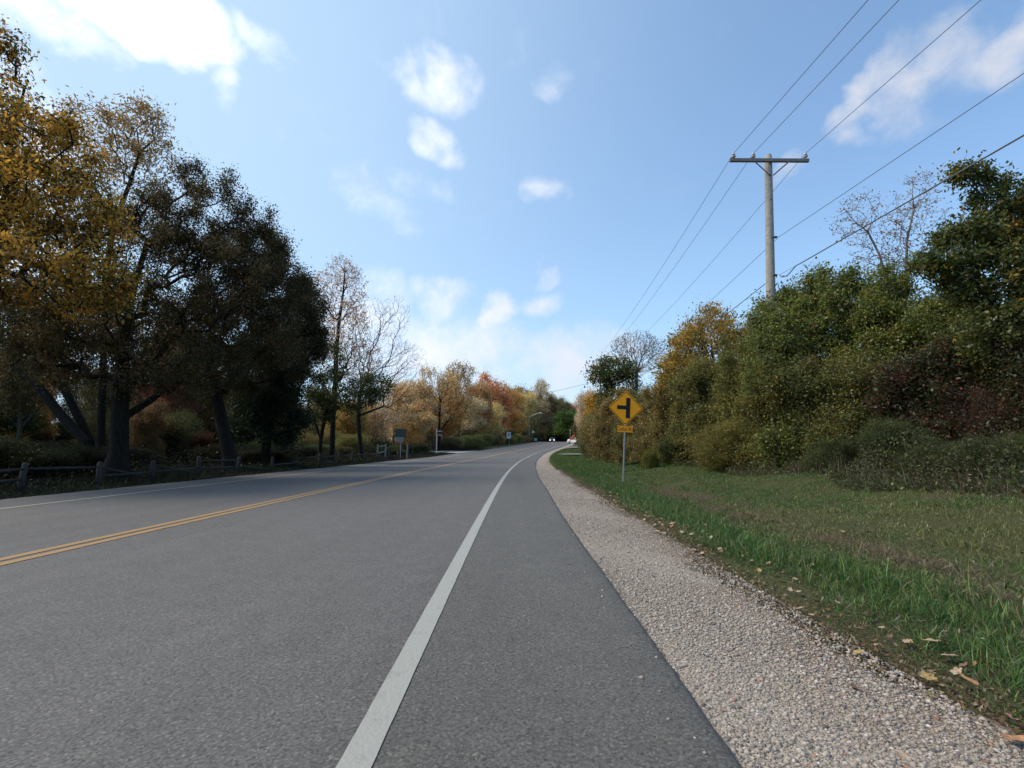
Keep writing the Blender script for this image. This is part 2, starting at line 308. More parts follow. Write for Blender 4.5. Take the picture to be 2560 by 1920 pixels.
class MB:
    def __init__(s): s.v = []; s.f = []
    def box(s, c, d, rot=None, taper=1.0):
        b = len(s.v); M = rot or Matrix.Identity(3)
        for z in (-1, 1):
            t = taper if z > 0 else 1
            for x, y in ((-1, -1), (1, -1), (1, 1), (-1, 1)):
                s.v.append(tuple(Vector(c)+M @ Vector((x*d[0]/2*t, y*d[1]/2*t, z*d[2]/2))))
        for f in ((3, 2, 1, 0), (4, 5, 6, 7), (0, 1, 5, 4), (1, 2, 6, 5), (2, 3, 7, 6), (3, 0, 4, 7)): s.f.append([b+i for i in f])
        return s
    def tube(s, pts, rs, n=8, caps=True):
        pts = [Vector(p) for p in pts]; b0 = len(s.v); up = None
        if isinstance(rs, (int, float)): rs = [rs]*len(pts)
        for i, p in enumerate(pts):
            t = (pts[min(i+1, len(pts)-1)]-pts[max(i-1, 0)]).normalized()
            if up is None: up = Vector((1, 0, 0)) if abs(t.x) < .8 else Vector((0, 1, 0))
            up = (up-t*up.dot(t)).normalized(); w = t.cross(up)
            for k in range(n):
                a = 2*math.pi*k/n; s.v.append(tuple(p+(up*math.cos(a)+w*math.sin(a))*rs[i]))
        for i in range(len(pts)-1):
            for k in range(n):
                a = b0+i*n+k; c = b0+i*n+(k+1) % n; s.f.append([a, c, c+n, a+n])
        if caps:
            s.f.append([b0+k for k in range(n)][::-1]); s.f.append([b0+(len(pts)-1)*n+k for k in range(n)])
        return s
    def poly(s, pts, th=None):        # prism from an outline list of 3-D points, extruded by vector th
        b = len(s.v); n = len(pts); s.v += [tuple(p) for p in pts]
        if th is None: s.f.append(list(range(b, b+n))); return s
        s.v += [tuple(Vector(p)+Vector(th)) for p in pts]
        s.f.append([b+i for i in range(n)]); s.f.append([b+n+i for i in range(n)][::-1])
        for i in range(n): j = (i+1) % n; s.f.append([b+i, b+n+i, b+n+j, b+j])
        return s
    def build(s, name, m, parent=None, smooth=False, bevel=0):
        me = bpy.data.meshes.new(name); me.from_pydata(s.v, [], s.f); me.update()
        if smooth:
            for p in me.polygons: p.use_smooth = True
        o = link(name, me, m, parent)
        if bevel:
            q = o.modifiers.new('bevel', 'BEVEL'); q.width = bevel; q.segments = 2; q.limit_method = 'ANGLE'
        return o

def sheet(name, ss, os_, zf, m, edge=None):
    """a strip in road coordinates; os_ = list of offsets, zf(s,o) height"""
    S, O = np.meshgrid(ss, os_, indexing='ij')
    if edge is not None: O = edge(S, O)
    x, y, z = rc(S, O)
    if name == 'ground': th = np.interp(S, _s, _thg); x = np.interp(S, _s, _Xg)+np.cos(th)*O; y = np.interp(S, _s, _Yg)-np.sin(th)*O
    z = zf(S, O, z)
    V = np.stack([x, y, z], -1).reshape(-1, 3); n, k = S.shape
    i = np.arange(n-1)[:, None]*k+np.arange(k-1)[None]; i = i.ravel()
    F = np.stack([i, i+1, i+k+1, i+k], 1)
    return mesh_np(name, V, F, m, uv=np.stack([O.ravel(), S.ravel()], 1), smooth=True)

# ------------------------------------------------------------------ the setting
def ss_grid(a, b, d0=.15, g=1.03):
    out = [a]; d = d0
    while out[-1] < b:
        if out[-1] > 12: d *= g
        out.append(out[-1]+min(d, 4))
    return np.array(out)
og = np.unique(np.concatenate([-np.geomspace(14, 600, 30), np.linspace(-14, -8.4, 15), [-8.2, -4, 0, .9, 1.4], np.linspace(1.7, 12, 42), np.geomspace(13, 300, 24)]))
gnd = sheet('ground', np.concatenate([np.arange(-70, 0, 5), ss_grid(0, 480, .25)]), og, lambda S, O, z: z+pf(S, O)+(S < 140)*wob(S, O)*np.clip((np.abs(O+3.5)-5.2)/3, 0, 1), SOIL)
tag(gnd, kind='structure')
def jag(S, amp): return amp*(np.sin(S*7.3)+.7*np.sin(S*17.1+1)+.6*np.sin(S*31.7+2)+.4*np.sin(S*61+.5))/2
sr = np.concatenate([np.arange(-20, 0, 1.), ss_grid(0, 225, .04, 1.02)])
oo = [oE-.04, oE-.02, oE+.1, -7, -5, -3.5, -2, -1, 0, .6, 1.0, oA-.03, oA, oA+.015]
def aedge(S, O):
    O = O+np.where(O > 1.02, jag(S*1.3, .004)+jag(S*5.1, .004)+.012*np.sin(S*.7), 0)+np.where(O < -8.3, jag(S*.7, .04), 0); return O
def az(S, O, z):
    z = z+0.0; o = np.array(oo)[None, :]*np.ones_like(S)
    z = np.where(o > oA+.01, z-.05, z); z = np.where(np.abs(o-oA) < .002, z-.012, z); z = np.where(o < oE-.03, z-.06, z); return z
road = tag(sheet('road', sr, oo, az, ASPH, aedge), kind='structure')
gg = [1.02, 1.1, 1.2, 1.35, 1.5, 1.65, 1.8, 1.92, 2.12]
def gedge(S, O): return O+np.where(O > 1.75, .10*np.sin(S*1.3)+.05*np.sin(S*3.9+1)+jag(S*.4, .05)+.03, 0)
def gzf(S, O, z):
    o = np.array(gg)[None, :]*np.ones_like(S)
    return z-.026+.0012*np.sin(S*2.1+o*3)+np.where(o > 2, -.05, 0)+np.where(o < 1.05, -.01, 0)
tag(sheet('gravel_shoulder', np.concatenate([np.arange(-8, 0, .5), ss_grid(0, 120, .05, 1.02)]), gg, gzf, GRAVEL, gedge), kind='structure')
def stripe(name, o0, w, m, s0=-10, s1=224, amp=.0012):
    tag(sheet(name, np.concatenate([np.arange(s0, 0, 1.), ss_grid(0, s1, .06, 1.02)]), [o0-w/2, o0+w/2], lambda S, O, z: z+.004, m, lambda S, O: O+jag(S*1.7+o0+O*40, amp)), kind='structure')
stripe('edge_line', 0.0, .10, WHITE)
stripe('far_edge_line', oL, .10, WHITE)
stripe('centre_line', oY-.085, .10, YELLOW, amp=.003)
stripe('near_centre_line', oY+.085, .10, YELLOW, amp=.003)
# side street joining on the left, and its pale kerb-side strip
def poly_sheet(name, pts, m, dz):
    V = []; uv = []
    for s_, o_ in pts:
        x, y, z = rc(s_, o_); V.append((float(x), float(y), float(z+dz))); uv.append((o_, s_))
    me = bpy.data.meshes.new(name); me.from_pydata(V, [], [list(range(len(V)))]); me.update()
    l = me.uv_layers.new(name='road')
    for i, lp in enumerate(me.loops): l.data[i].uv = uv[lp.vertex_index]
    return tag(link(name, me, m), kind='structure')
CONC = simple('pale_concrete', (.30, .285, .26), .9, noise=.12, scale=3)
sA = s_at(1100, -10.0)
for nm, s0, s1, mm in (('side_street', 58, 64, CONC),):
    S = np.linspace(s0, s1, 6); Og = np.concatenate([[-8.3, -8.8, -9.6], -np.linspace(10.5, 40, 12)])
    def edge(Sx, Ox): return Ox
    Sx, Ox = np.meshgrid(S, Og, indexing='ij')
    c = (s0+s1)/2; Sx = c+(Sx-c)*(1+1.1*np.exp(-(np.abs(Ox)-8.3)/1.3))
    x, y, z = rc(Sx, Ox); z = z+prof(Ox)*np.clip((-Ox-9)/3, 0, 1)+.03
    z = np.where(Ox > -8.5, z-.06, z)
    k = len(Og); i = (np.arange(5)[:, None]*k+np.arange(k-1)[None]).ravel()
    tag(mesh_np(nm, np.stack([x, y, z], -1).reshape(-1, 3), np.stack([i, i+k, i+k+1, i+1], 1), mm, uv=np.stack([Ox.ravel(), Sx.ravel()], 1)), kind='structure')
DRV = simple('drive_gravel', (.13, .11, .075), .95, noise=.2, scale=5, bump=.5)
for nm, s0, s1, oend in (('driveway', 52, 56.5, 16), ('far_driveway', 80, 90, 14)):
    S = np.linspace(s0, s1, 6); Og = np.linspace(1.3, oend, 10); Sx, Ox = np.meshgrid(S, Og, indexing='ij')
    c = (s0+s1)/2; Sx = c+(Sx-c)*(1+.8*np.exp(-(Ox-1.3)/1.0))
    x, y, z = rc(Sx, Ox); z = z+np.maximum(prof(Ox), -.05)+.06; z = np.where(Ox < 1.5, z-.06, z)
    k = 10; i = (np.arange(5)[:, None]*k+np.arange(k-1)[None]).ravel()
    tag(mesh_np(nm, np.stack([x, y, z], -1).reshape(-1, 3), np.stack([i, i+1, i+k+1, i+k], 1), DRV, uv=np.stack([Ox.ravel(), Sx.ravel()], 1)), kind='structure')

# ------------------------------------------------------------------ plants
def grow(root_pts, A, bf=.35, seed=0):
    """balanced spanning tree: root polyline + attractors -> nodes, parent"""
    P = np.array([list(p) for p in root_pts] + [list(a) for a in A]); nr = len(root_pts); n = len(P)
    par = np.full(n, -1); plen = np.zeros(n)
    for i in range(1, nr): par[i] = i-1; plen[i] = plen[i-1]+np.linalg.norm(P[i]-P[i-1])
    best = np.full(n, 1e9); bp = np.zeros(n, int); done = np.zeros(n, bool); done[:nr] = True
    for i in range(max(1, nr//3), nr):
        d = np.linalg.norm(P-P[i], axis=1); c = d*1.0+bf*plen[i]*(1.0 if i < nr-1 else .95); m = c < best; best[m] = c[m]; bp[m] = i
    dist = np.linalg.norm(P-P[bp], axis=1)
    best[:nr] = 1e9; order = list(range(nr))
    for _ in range(n-nr):
        j = int(np.argmin(best)); par[j] = bp[j]; done[j] = True; order.append(j)
        plen[j] = plen[par[j]]+np.linalg.norm(P[j]-P[par[j]]); best[j] = 1e9
        d = np.linalg.norm(P-P[j], axis=1); c = d+bf*plen[j]; m = (c < best) & ~done; best[m] = c[m]; bp[m] = j
    return P, par, order
def tubes(P, par, order, r_base, nroot, pw=2.3, rmin=.006, sides=5, flare=.0):
    n = len(P); cnt = np.zeros(n); kids = np.zeros(n, int); mainc = np.full(n, -1); mx = np.zeros(n)
    for j in order[::-1]:
        if kids[j] == 0: cnt[j] = 1
        p = par[j]
        if p >= 0:
            cnt[p] += cnt[j]; kids[p] += 1
            if cnt[j] > mx[p]: mx[p] = cnt[j]; mainc[p] = j
    r = np.maximum(rmin, r_base*(cnt/cnt[0])**(1/pw))
    if flare: z0 = P[0, 2]; r = r*(1+flare*np.exp(-(P[:, 2]-z0)/.35))
    T = np.zeros((n, 3))
    ok = mainc >= 0; T[ok] += P[mainc[ok]]-P[ok]; pp = par >= 0; T[pp] += P[pp]-P[par[pp]]
    T /= np.linalg.norm(T, axis=1, keepdims=True)+1e-9
    e = np.where(par >= 0)[0]; a = par[e]; main = mainc[a] == e
    D = P[e]-P[a]; D /= np.linalg.norm(D, axis=1, keepdims=True)+1e-9
    t0 = np.where(main[:, None], T[a], D); r0 = np.where(main, r[a], np.minimum(r[a], r[e]*1.25)); t1 = T[e]; r1 = r[e]
    ref = np.array([1, .31, .12])
    def ring(c, t, rr):
        u = ref-t*(t@ref)[:, None]; u /= np.linalg.norm(u, axis=1, keepdims=True)+1e-9; w = np.cross(t, u)
        ang = np.arange(sides)*2*np.pi/sides
        return c[:, None]+(u[:, None]*np.cos(ang)[None, :, None]+w[:, None]*np.sin(ang)[None, :, None])*rr[:, None, None]
    V = np.concatenate([ring(P[a], t0, r0), ring(P[e], t1, r1)], 1)     # (m, 2*sides, 3)
    m = len(e); b = np.arange(m)[:, None]*2*sides; k = np.arange(sides)[None]; k2 = (k+1) % sides
    F = np.stack([b+k, b+k2, b+k2+sides, b+k+sides], -1).reshape(-1, 4)
    return V.reshape(-1, 3), F, cnt, r
def leaves(rng, C, L, W, cols, up=.3, droop=0., jit=.38):
    n = len(C); d = rng.normal(size=(n, 3)); d[:, 2] -= droop; d /= np.linalg.norm(d, axis=1, keepdims=True)
    q = rng.normal(size=(n, 3)); q[:, 2] += up*0; w = np.cross(d, q); w /= np.linalg.norm(w, axis=1, keepdims=True)+1e-9
    flat = rng.random(n) < up
    w[flat, 2] *= .25
    l = (L*(1+rng.normal(size=n)*jit)).clip(L*.4, L*1.8)[:, None]; ww = (W*(1+rng.normal(size=n)*jit)).clip(W*.4, W*1.8)[:, None]
    V = np.stack([C, C+d*l*.5+w*ww*.5, C+d*l, C+d*l*.45-w*ww*.5], 1).reshape(-1, 3)
    F = np.arange(n*4).reshape(n, 4); return V, F, np.repeat(cols, 4, 0)
def pick_cols(rng, node_ids, nnodes, pal, leafjit=.22, mix=.35, special=None, P=None):
    """pal: list of (rgb, weight); every twig gets a colour of its own, single leaves stray from it"""
    w = np.array([p[1] for p in pal], float); w /= w.sum(); C = np.array([p[0] for p in pal])
    nc = rng.choice(len(pal), nnodes, p=w)
    if special is not None: nc = special(P, nc, rng)
    c = C[nc[node_ids]]; s = rng.random(len(c)) < mix; c[s] = C[rng.choice(len(pal), s.sum(), p=w)]
    return c*np.clip(1+rng.normal(size=(len(c), 1))*leafjit, .45, 1.8)
def sample_env(rng, env, n, shell=.5):
    vol = np.array([e[3]*e[4]*e[5] for e in env]); vol = vol**.7; k = rng.choice(len(env), n, p=vol/vol.sum()); E_ = np.array(env)[k]
    d = rng.normal(size=(n, 3)); d /= np.linalg.norm(d, axis=1, keepdims=True)
    r = rng.random(n)**(1/3); r = np.where(rng.random(n) < shell, .75+.25*r, r)
    return E_[:, :3]+d*r[:, None]*E_[:, 3:6]
def plant(name, label, cat, base, trunk, env, na, r_base, nleaf, L, W, pal, bark=None, seed=1, group=None, sig=.16, bf=.35, clumps=0, flare=.4, sides=6, up=.3, droop=0., rmin=.005, shell=.5, crown='crown', stem='trunk', extra=None, special=None, pw=1.85, clk=.28):
    """trunk = list of world points starting at base; env = list of world ellipsoids"""
    rng = np.random.default_rng(seed); base = Vector(base)
    A = sample_env(rng, env, na, shell)
    if clumps:
        cc = sample_env(rng, env, clumps, .75); i = ((A[:, None]-cc[None])**2).sum(-1).argmin(1); A = A*(1-clk)+cc[i]*clk+rng.normal(size=A.shape)*.05
    A = A[A[:, 2] > base.z+.15]
    P, par, order = grow(trunk, A, bf, seed)
    P = P-np.array(base); nr = len(trunk)
    V, F, cnt, r = tubes(P, par, order, r_base, nr, rmin=rmin, sides=sides, flare=flare, pw=pw)
    root = empty(name, base, label, cat, group)
    mesh_np(stem, V, F, bark or BARK, root, smooth=True)
    if nleaf:
        fine = np.where((cnt <= 4) & (np.arange(len(P)) >= nr))[0]
        ids = rng.choice(fine, nleaf)
        t = rng.random((nleaf, 1))*.8; q = P[ids]*(1-t)+P[par[ids]]*t+rng.normal(size=(nleaf, 3))*sig*rng.random((nleaf, 1))**.5*1.3
        gzmin = .03; q[:, 2] = np.maximum(q[:, 2], gzmin)
        cols = pick_cols(rng, ids, len(P), pal, special=special, P=P)
        v, f, c = leaves(rng, q, L, W, cols, up, droop)
        mesh_np(crown, v, f, LEAF, root, tint=c)
    return root
def E_(px, py, Y, rx, ry, d=None):
    p = at(px, py, Y); k = Y/1280; return (p.x, p.y, p.z, rx*k, (d if d is not None else rx*k*.9), ry*k)
def wpts(lst):                          # world points from (px, py, Y)
    return [at(*q) for q in lst]
def base_at(px, Y):
    p = at(px, 1110, Y); p.z = gz(p.x, p.y); return p

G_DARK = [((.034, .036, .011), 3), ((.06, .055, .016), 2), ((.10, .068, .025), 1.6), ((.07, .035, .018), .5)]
G_MID = [((.075, .11, .028), 4), ((.11, .15, .035), 2.5), ((.17, .17, .04), 1), ((.05, .075, .022), 2)]
YEL = [((.68, .36, .045), 4), ((.48, .26, .045), 3), ((.22, .15, .03), 2), ((.05, .055, .02), 2.6)]
ORA = [((.46, .24, .08), 3), ((.38, .22, .07), 3), ((.5, .33, .10), 1.5), ((.25, .17, .07), 1)]

# --- left side: the big near trees
def left_trees():
    b = base_at(-120, 11.5)
    def outer_y(P, nc, rng): return nc
    plant('yellow_tree', 'tall yellow-leaved tree overhanging the left edge, its upper boughs ochre', 'tree', b, [b]+wpts([(-110, 1000, 11.5), (-80, 850, 11.5), (-30, 700, 11.6), (10, 560, 11.7), (30, 420, 11.8)]),
          [E_(-20, 200, 11.8, 75, 120), E_(0, 110, 11.8, 50, 60), E_(40, 330, 11.8, 120, 110), E_(120, 380, 11.6, 140, 95), E_(60, 520, 11.2, 250, 110), E_(190, 560, 11.2, 130, 80), E_(30, 690, 10.8, 270, 80), E_(220, 700, 11, 100, 60), E_(-200, 450, 11.4, 250, 330)],
          1500, .24, 66000, .10, .046, YEL, seed=3, sig=.17, clumps=170, clk=.42, droop=.5, up=.5, bf=.3)
    b = base_at(255, 19)
    plant('pale_orange_tree', 'sparse tree with pale orange leaves rising behind the yellow tree', 'tree', b, [b]+wpts([(258, 900, 19), (262, 700, 19), (285, 560, 19), (320, 470, 19), (350, 380, 19)]),
          [E_(230, 350, 19, 110, 95), E_(330, 340, 19, 80, 90), E_(380, 290, 19, 42, 60), E_(410, 400, 19, 50, 60), E_(280, 480, 19, 130, 80)], 800, .11, 9000, .14, .055, [((.42, .24, .08), 4), ((.34, .22, .07), 3), ((.36, .27, .14), 2)], BARK, 5, sig=.2, clumps=90, rmin=.007)
    b = base_at(292, 14.4)
    plant('broad_tree', 'broad dark tree with the thickest trunk, standing just behind the fence', 'tree', b, [b]+wpts([(297, 1130, 14.4), (300, 1050, 14.4), (302, 960, 14.4), (306, 880, 14.4), (318, 800, 14.5), (340, 700, 14.6), (370, 600, 14.8)]),
          [E_(430, 560, 15.2, 120, 110), E_(530, 540, 15.4, 110, 100), E_(630, 620, 15.8, 100, 90), E_(500, 700, 14.8, 200, 120), E_(690, 730, 15.8, 75, 80), E_(640, 830, 15.4, 120, 100), E_(350, 800, 14.4, 200, 110), E_(470, 900, 14.2, 150, 80), E_(420, 965, 14.4, 130, 45), E_(230, 890, 15, 150, 70), E_(110, 930, 16, 120, 45), E_(150, 800, 14.8, 170, 100), E_(470, 450, 15.6, 45, 50), E_(570, 470, 15.6, 35, 40), E_(560, 680, 15.4, 95, 80), E_(450, 640, 15, 80, 70), E_(400, 560, 15, 80, 70), E_(610, 690, 15.4, 80, 70), E_(495, 425, 15.6, 14, 34), E_(578, 445, 15.6, 12, 34), E_(625, 520, 15.6, 26, 40), E_(672, 560, 15.6, 22, 36), E_(700, 600, 15.6, 30, 36), E_(735, 655, 15.6, 26, 36), E_(430, 430, 15.6, 26, 30), E_(755, 700, 15.6, 24, 40), E_(660, 610, 15.6, 40, 40)],
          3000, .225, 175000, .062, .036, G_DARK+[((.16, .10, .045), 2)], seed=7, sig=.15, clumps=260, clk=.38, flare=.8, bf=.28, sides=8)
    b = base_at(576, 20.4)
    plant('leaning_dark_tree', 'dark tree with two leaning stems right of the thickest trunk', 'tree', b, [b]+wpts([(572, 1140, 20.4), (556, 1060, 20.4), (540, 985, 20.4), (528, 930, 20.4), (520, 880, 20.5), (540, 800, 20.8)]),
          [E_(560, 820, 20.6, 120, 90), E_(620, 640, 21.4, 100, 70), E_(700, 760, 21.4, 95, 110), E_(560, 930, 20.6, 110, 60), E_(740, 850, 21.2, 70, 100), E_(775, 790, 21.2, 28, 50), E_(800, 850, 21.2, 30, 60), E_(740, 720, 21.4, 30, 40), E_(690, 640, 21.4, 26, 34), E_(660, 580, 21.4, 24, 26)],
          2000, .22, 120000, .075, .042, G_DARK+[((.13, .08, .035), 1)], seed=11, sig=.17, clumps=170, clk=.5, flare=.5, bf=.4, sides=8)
    b = base_at(665, 24.1)
    plant('evergreen_tree', 'dense near-black evergreen between the leaning stems and the road', 'tree', b, [b]+wpts([(668, 1080, 24.1), (672, 1000, 24.1), (676, 920, 24.1)]),
          [E_(660, 940, 24.1, 95, 110), E_(690, 1040, 23.9, 80, 75), E_(620, 1050, 24.2, 60, 60), E_(720, 890, 24.4, 55, 80), E_(760, 800, 24.6, 50, 110)],
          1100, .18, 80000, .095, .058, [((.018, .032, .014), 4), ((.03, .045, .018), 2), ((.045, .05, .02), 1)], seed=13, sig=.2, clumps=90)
    # multi-stem behind
    b = base_at(228, 19)
    plant('multi_stem_tree', 'dark tree whose slanting stems spread from one base left of the thickest trunk', 'tree', b, [b]+wpts([(215, 1105, 19), (150, 1035, 19), (95, 965, 19), (30, 915, 19), (-40, 870, 19)]),
          [E_(-60, 820, 19, 160, 60), E_(80, 780, 19, 140, 60)], 260, .16, 9000, .09, .05, G_DARK, seed=17, sig=.22, clumps=40, flare=.3)
    b = base_at(236, 19.3)
    plant('slender_stem_tree', 'slender dark tree forking upward beside the slanting stems', 'tree', b, [b]+wpts([(226, 1105, 19.3), (195, 1040, 19.3), (165, 980, 19.3), (130, 915, 19.4), (95, 850, 19.5)]),
          [E_(130, 760, 19.5, 150, 80), E_(190, 840, 19.5, 80, 60)], 260, .14, 9000, .09, .05, G_DARK, seed=19, sig=.22, clumps=40, flare=.3)
    b = base_at(826, 31.7)
    plant('ragged_tree', 'upright tree with a bare ragged top and few pale leaves, right of the canopy', 'tree', b, [b]+wpts([(830, 1120, 31.7), (832, 1040, 31.7), (838, 960, 31.7), (840, 880, 31.7), (848, 800, 31.7), (858, 730, 31.7), (862, 680, 31.7)]),
          [E_(855, 680, 31.7, 42, 48), E_(805, 730, 31.7, 45, 55), E_(885, 740, 31.7, 35, 80), E_(850, 820, 31.7, 75, 90), E_(900, 900, 31.7, 55, 60)], 1900, .17, 9500, .12, .055, [((.6, .42, .27), 3), ((.5, .3, .14), 2)], BARK, 23, sig=.12, clumps=0, rmin=.0055, flare=.4, bf=.32, shell=.2, sides=5)
    b = base_at(800, 29.5)
    plant('green_understorey_tree', 'small green-leaved tree low against the ragged trunk', 'tree', b, [b]+wpts([(802, 1100, 29.5), (815, 1030, 29.5), (850, 980, 29.5)]),
          [E_(860, 985, 29.5, 95, 45), E_(800, 900, 29.5, 60, 60), E_(930, 970, 29.5, 50, 40), E_(790, 1020, 29.5, 40, 50)], 600, .10, 26000, .11, .06, [((.05, .075, .02), 4), ((.10, .10, .03), 2), ((.14, .10, .035), 1)], seed=29, sig=.2, clumps=50)
    b = base_at(905, 38.6)
    plant('bare_leaning_tree', 'leafless tree whose long limbs sweep right over the orange woods', 'tree', b, [b]+wpts([(900, 1110, 38.6), (895, 1040, 38.6), (900, 980, 38.6), (915, 950, 38.6)]),
          [E_(930, 800, 38.6, 70, 60), E_(990, 790, 38.6, 40, 60), E_(960, 890, 38.6, 90, 60), E_(1020, 900, 38.6, 50, 50), E_(1000, 980, 38.6, 50, 60), E_(930, 950, 38.6, 70, 50)], 3000, .17, 0, 0, 0, YEL, BARK, 31, rmin=.006, bf=.45, shell=.3, sides=5, flare=.3)
    b = base_at(1098, 66)
    plant('forked_bare_tree', 'nearly bare forked tree behind the white post of boards', 'tree', b, [b]+wpts([(1098, 1080, 66), (1099, 1040, 66), (1100, 1010, 66)]),
          [E_(1090, 960, 66, 45, 40), E_(1140, 970, 66, 50, 45), E_(1060, 1000, 66, 50, 40), E_(1150, 1020, 66, 40, 35)], 1500, .17, 2400, .2, .1, ORA, BARK, 37, rmin=.008, bf=.5, sides=5, flare=.3)
left_trees()

# --- right side
def right_trees():
    b = base_at(2560, 11)
    plant('tall_dark_tree', 'tall dark green tree on the right whose ragged boughs reach over the bushes', 'tree', b, [b]+wpts([(2560, 900, 11), (2550, 700, 11), (2540, 560, 11)]),
          [E_(2480, 470, 11, 55, 60), E_(2410, 435, 11, 40, 28), E_(2520, 560, 11, 80, 80), E_(2430, 590, 11, 85, 40), E_(2360, 600, 11, 45, 22), E_(2370, 660, 11, 85, 32), E_(2500, 700, 11, 140, 90), E_(2640, 600, 11, 140, 160), E_(2540, 840, 10.6, 120, 90)],
          1300, .13, 60000, .08, .052, [((.07, .09, .025), 5), ((.13, .14, .035), 3), ((.28, .2, .04), .8), ((.5, .2, .03), .12)], seed=41, sig=.11, clumps=190, up=.6, rmin=.005)
    for i, (bx, tr, env, lab, sd) in enumerate([
        (2262, [(2262, 900, 17), (2264, 700, 17), (2268, 600, 17), (2285, 520, 17)], [E_(2290, 480, 17, 55, 60), E_(2310, 560, 17, 70, 70), E_(2250, 560, 17, 50, 70), E_(2260, 640, 17, 70, 40)], 'taller of the two thin saplings with scattered brown leaves above the right bushes', 43),
        (2225, [(2225, 900, 17.4), (2222, 720, 17.4), (2200, 640, 17.4), (2170, 580, 17.4)], [E_(2150, 520, 17.4, 50, 45), E_(2180, 590, 17.4, 75, 60), E_(2120, 560, 17.4, 45, 45), E_(2200, 660, 17.4, 75, 35)], 'shorter thin sapling leaning left above the right bushes', 47)]):
        b = base_at(bx, tr[0][2])
        plant('sapling', lab, 'tree', b, [b]+wpts(tr), env, 330, .055, 1500, .075, .04, [((.34, .23, .17), 4), ((.28, .19, .11), 3), ((.4, .24, .08), 1)], BARKP, sd, 'thin saplings above the right bushes', sig=.12, rmin=.006, bf=.3, shell=.3, flare=.1, sides=4)
    b = base_at(1790, 24)
    plant('golden_tree', 'bushy tree with a golden yellow top left of the utility pole', 'tree', b, [b]+wpts([(1790, 1000, 24), (1785, 920, 24), (1780, 870, 24)]),
          [E_(1790, 850, 24, 100, 50), E_(1720, 870, 24, 55, 45), E_(1770, 800, 24, 60, 34), E_(1860, 860, 24, 60, 40), E_(1690, 930, 24, 60, 50), E_(1740, 950, 24, 90, 60)],
          800, .12, 30000, .11, .06, [((.5, .30, .04), 4), ((.42, .25, .07), 2), ((.26, .22, .05), 2), ((.10, .12, .03), 1.5)], BARKM, 53, sig=.2, clumps=80)
    b = base_at(1590, 36)
    plant('twiggy_tree', 'bare grey twiggy tree fanning out above the shrubs beyond the warning sign', 'tree', b, [b]+wpts([(1590, 1010, 36), (1590, 960, 36), (1592, 930, 36)]),
          [E_(1590, 860, 36, 60, 34), E_(1600, 900, 36, 55, 35), E_(1550, 870, 36, 30, 25), E_(1640, 870, 36, 30, 30)], 1200, .13, 1200, .12, .06, [((.38, .27, .2), 3), ((.4, .25, .1), 1)], BARKP, 59, rmin=.011, bf=.6, sides=4, shell=.3, flare=.2)
    b = base_at(1530, 33)
    plant('dark_leafy_tree', 'small dark green leafy tree just above and left of the warning sign', 'tree', b, [b]+wpts([(1532, 1060, 33), (1530, 1000, 33), (1532, 960, 33)]),
          [E_(1530, 925, 33, 55, 32), E_(1500, 945, 33, 28, 30), E_(1560, 960, 33, 45, 35), E_(1540, 1000, 33, 55, 30)], 460, .09, 13000, .13, .08, [((.06, .085, .025), 4), ((.12, .13, .03), 2), ((.3, .19, .04), .7)], seed=61, sig=.22, clumps=60)
right_trees()

# --- repeated plants: prototypes are used themselves and then copied
def proto(name, kind, seed):
    """kind: shrub (round, to the ground), leafy (tree), thin (sparse tree); unit about 4 m (shrub) / 9 m (tree)"""
    rng = random.Random(seed); o = Vector((0, 0, 0))
    W1 = [((1.0, 1.0, 1.0), 5), ((1.35, 1.2, 1.0), 2), ((.6, .68, .7), 2), ((1.7, 1.2, .9), .6)]
    if kind == 'shrub':
        env = [(rng.uniform(-1.2, 1.2), rng.uniform(-1, 1), rng.uniform(.9, 2.75), rng.uniform(.8, 1.3), rng.uniform(.8, 1.2), rng.uniform(.7, 1.0)) for _ in range(9)]+[(0, 0, 1.3, 2.0, 1.8, 1.3)]
        return plant(name, 'x', 'shrub', o, [o, (0.02, 0, .4), (.05, .05, .9)], env, 1000, .045, 80000, .066, .04, W1, BARKM, seed, sig=.2, clumps=110, crown='foliage', stem='stems', bf=.45, sides=4)
    if kind == 'leafy':
        env = [(rng.uniform(-2, 2), rng.uniform(-2, 2), rng.uniform(2.2, 7.6), rng.uniform(1, 1.8), rng.uniform(1, 1.8), rng.uniform(.8, 1.5)) for _ in range(11)]+[(0, 0, 4.6, 2.6, 2.6, 3)]
        return plant(name, 'x', 'tree', o, [o, (.1, 0, 1.5), (-.1, .1, 3), (.1, 0, 4.5)], env, 600, .14, 26000, .17, .105, W1, BARKM, seed, sig=.3, clumps=80, sides=5)
    env = [(rng.uniform(-1.6, 1.6), rng.uniform(-1.6, 1.6), rng.uniform(3, 8.2), rng.uniform(.9, 1.4), rng.uniform(.9, 1.4), rng.uniform(.9, 1.5)) for _ in range(9)]
    return plant(name, 'x', 'tree', o, [o, (.1, 0, 1.5), (0, .1, 3), (.1, 0, 4.2)], env, 700, .12, 8000, .15, .09, W1, BARKM, seed, sig=.25, clumps=0, sides=4, rmin=.012, bf=.55)
pool = {'shrub': [proto('shrub', 'shrub', 100+i) for i in range(4)], 'leafy': [proto('woodland_tree', 'leafy', 200+i) for i in range(4)], 'thin': [proto('thin_tree', 'thin', 300+i) for i in range(3)]}
used = set(); cnt_ = [0]
H0 = {'shrub': 3.35, 'leafy': 8.2, 'thin': 8.2}; W0 = {'shrub': 2.2, 'leafy': 3.2, 'thin': 2.6}
rg = random.Random(5)
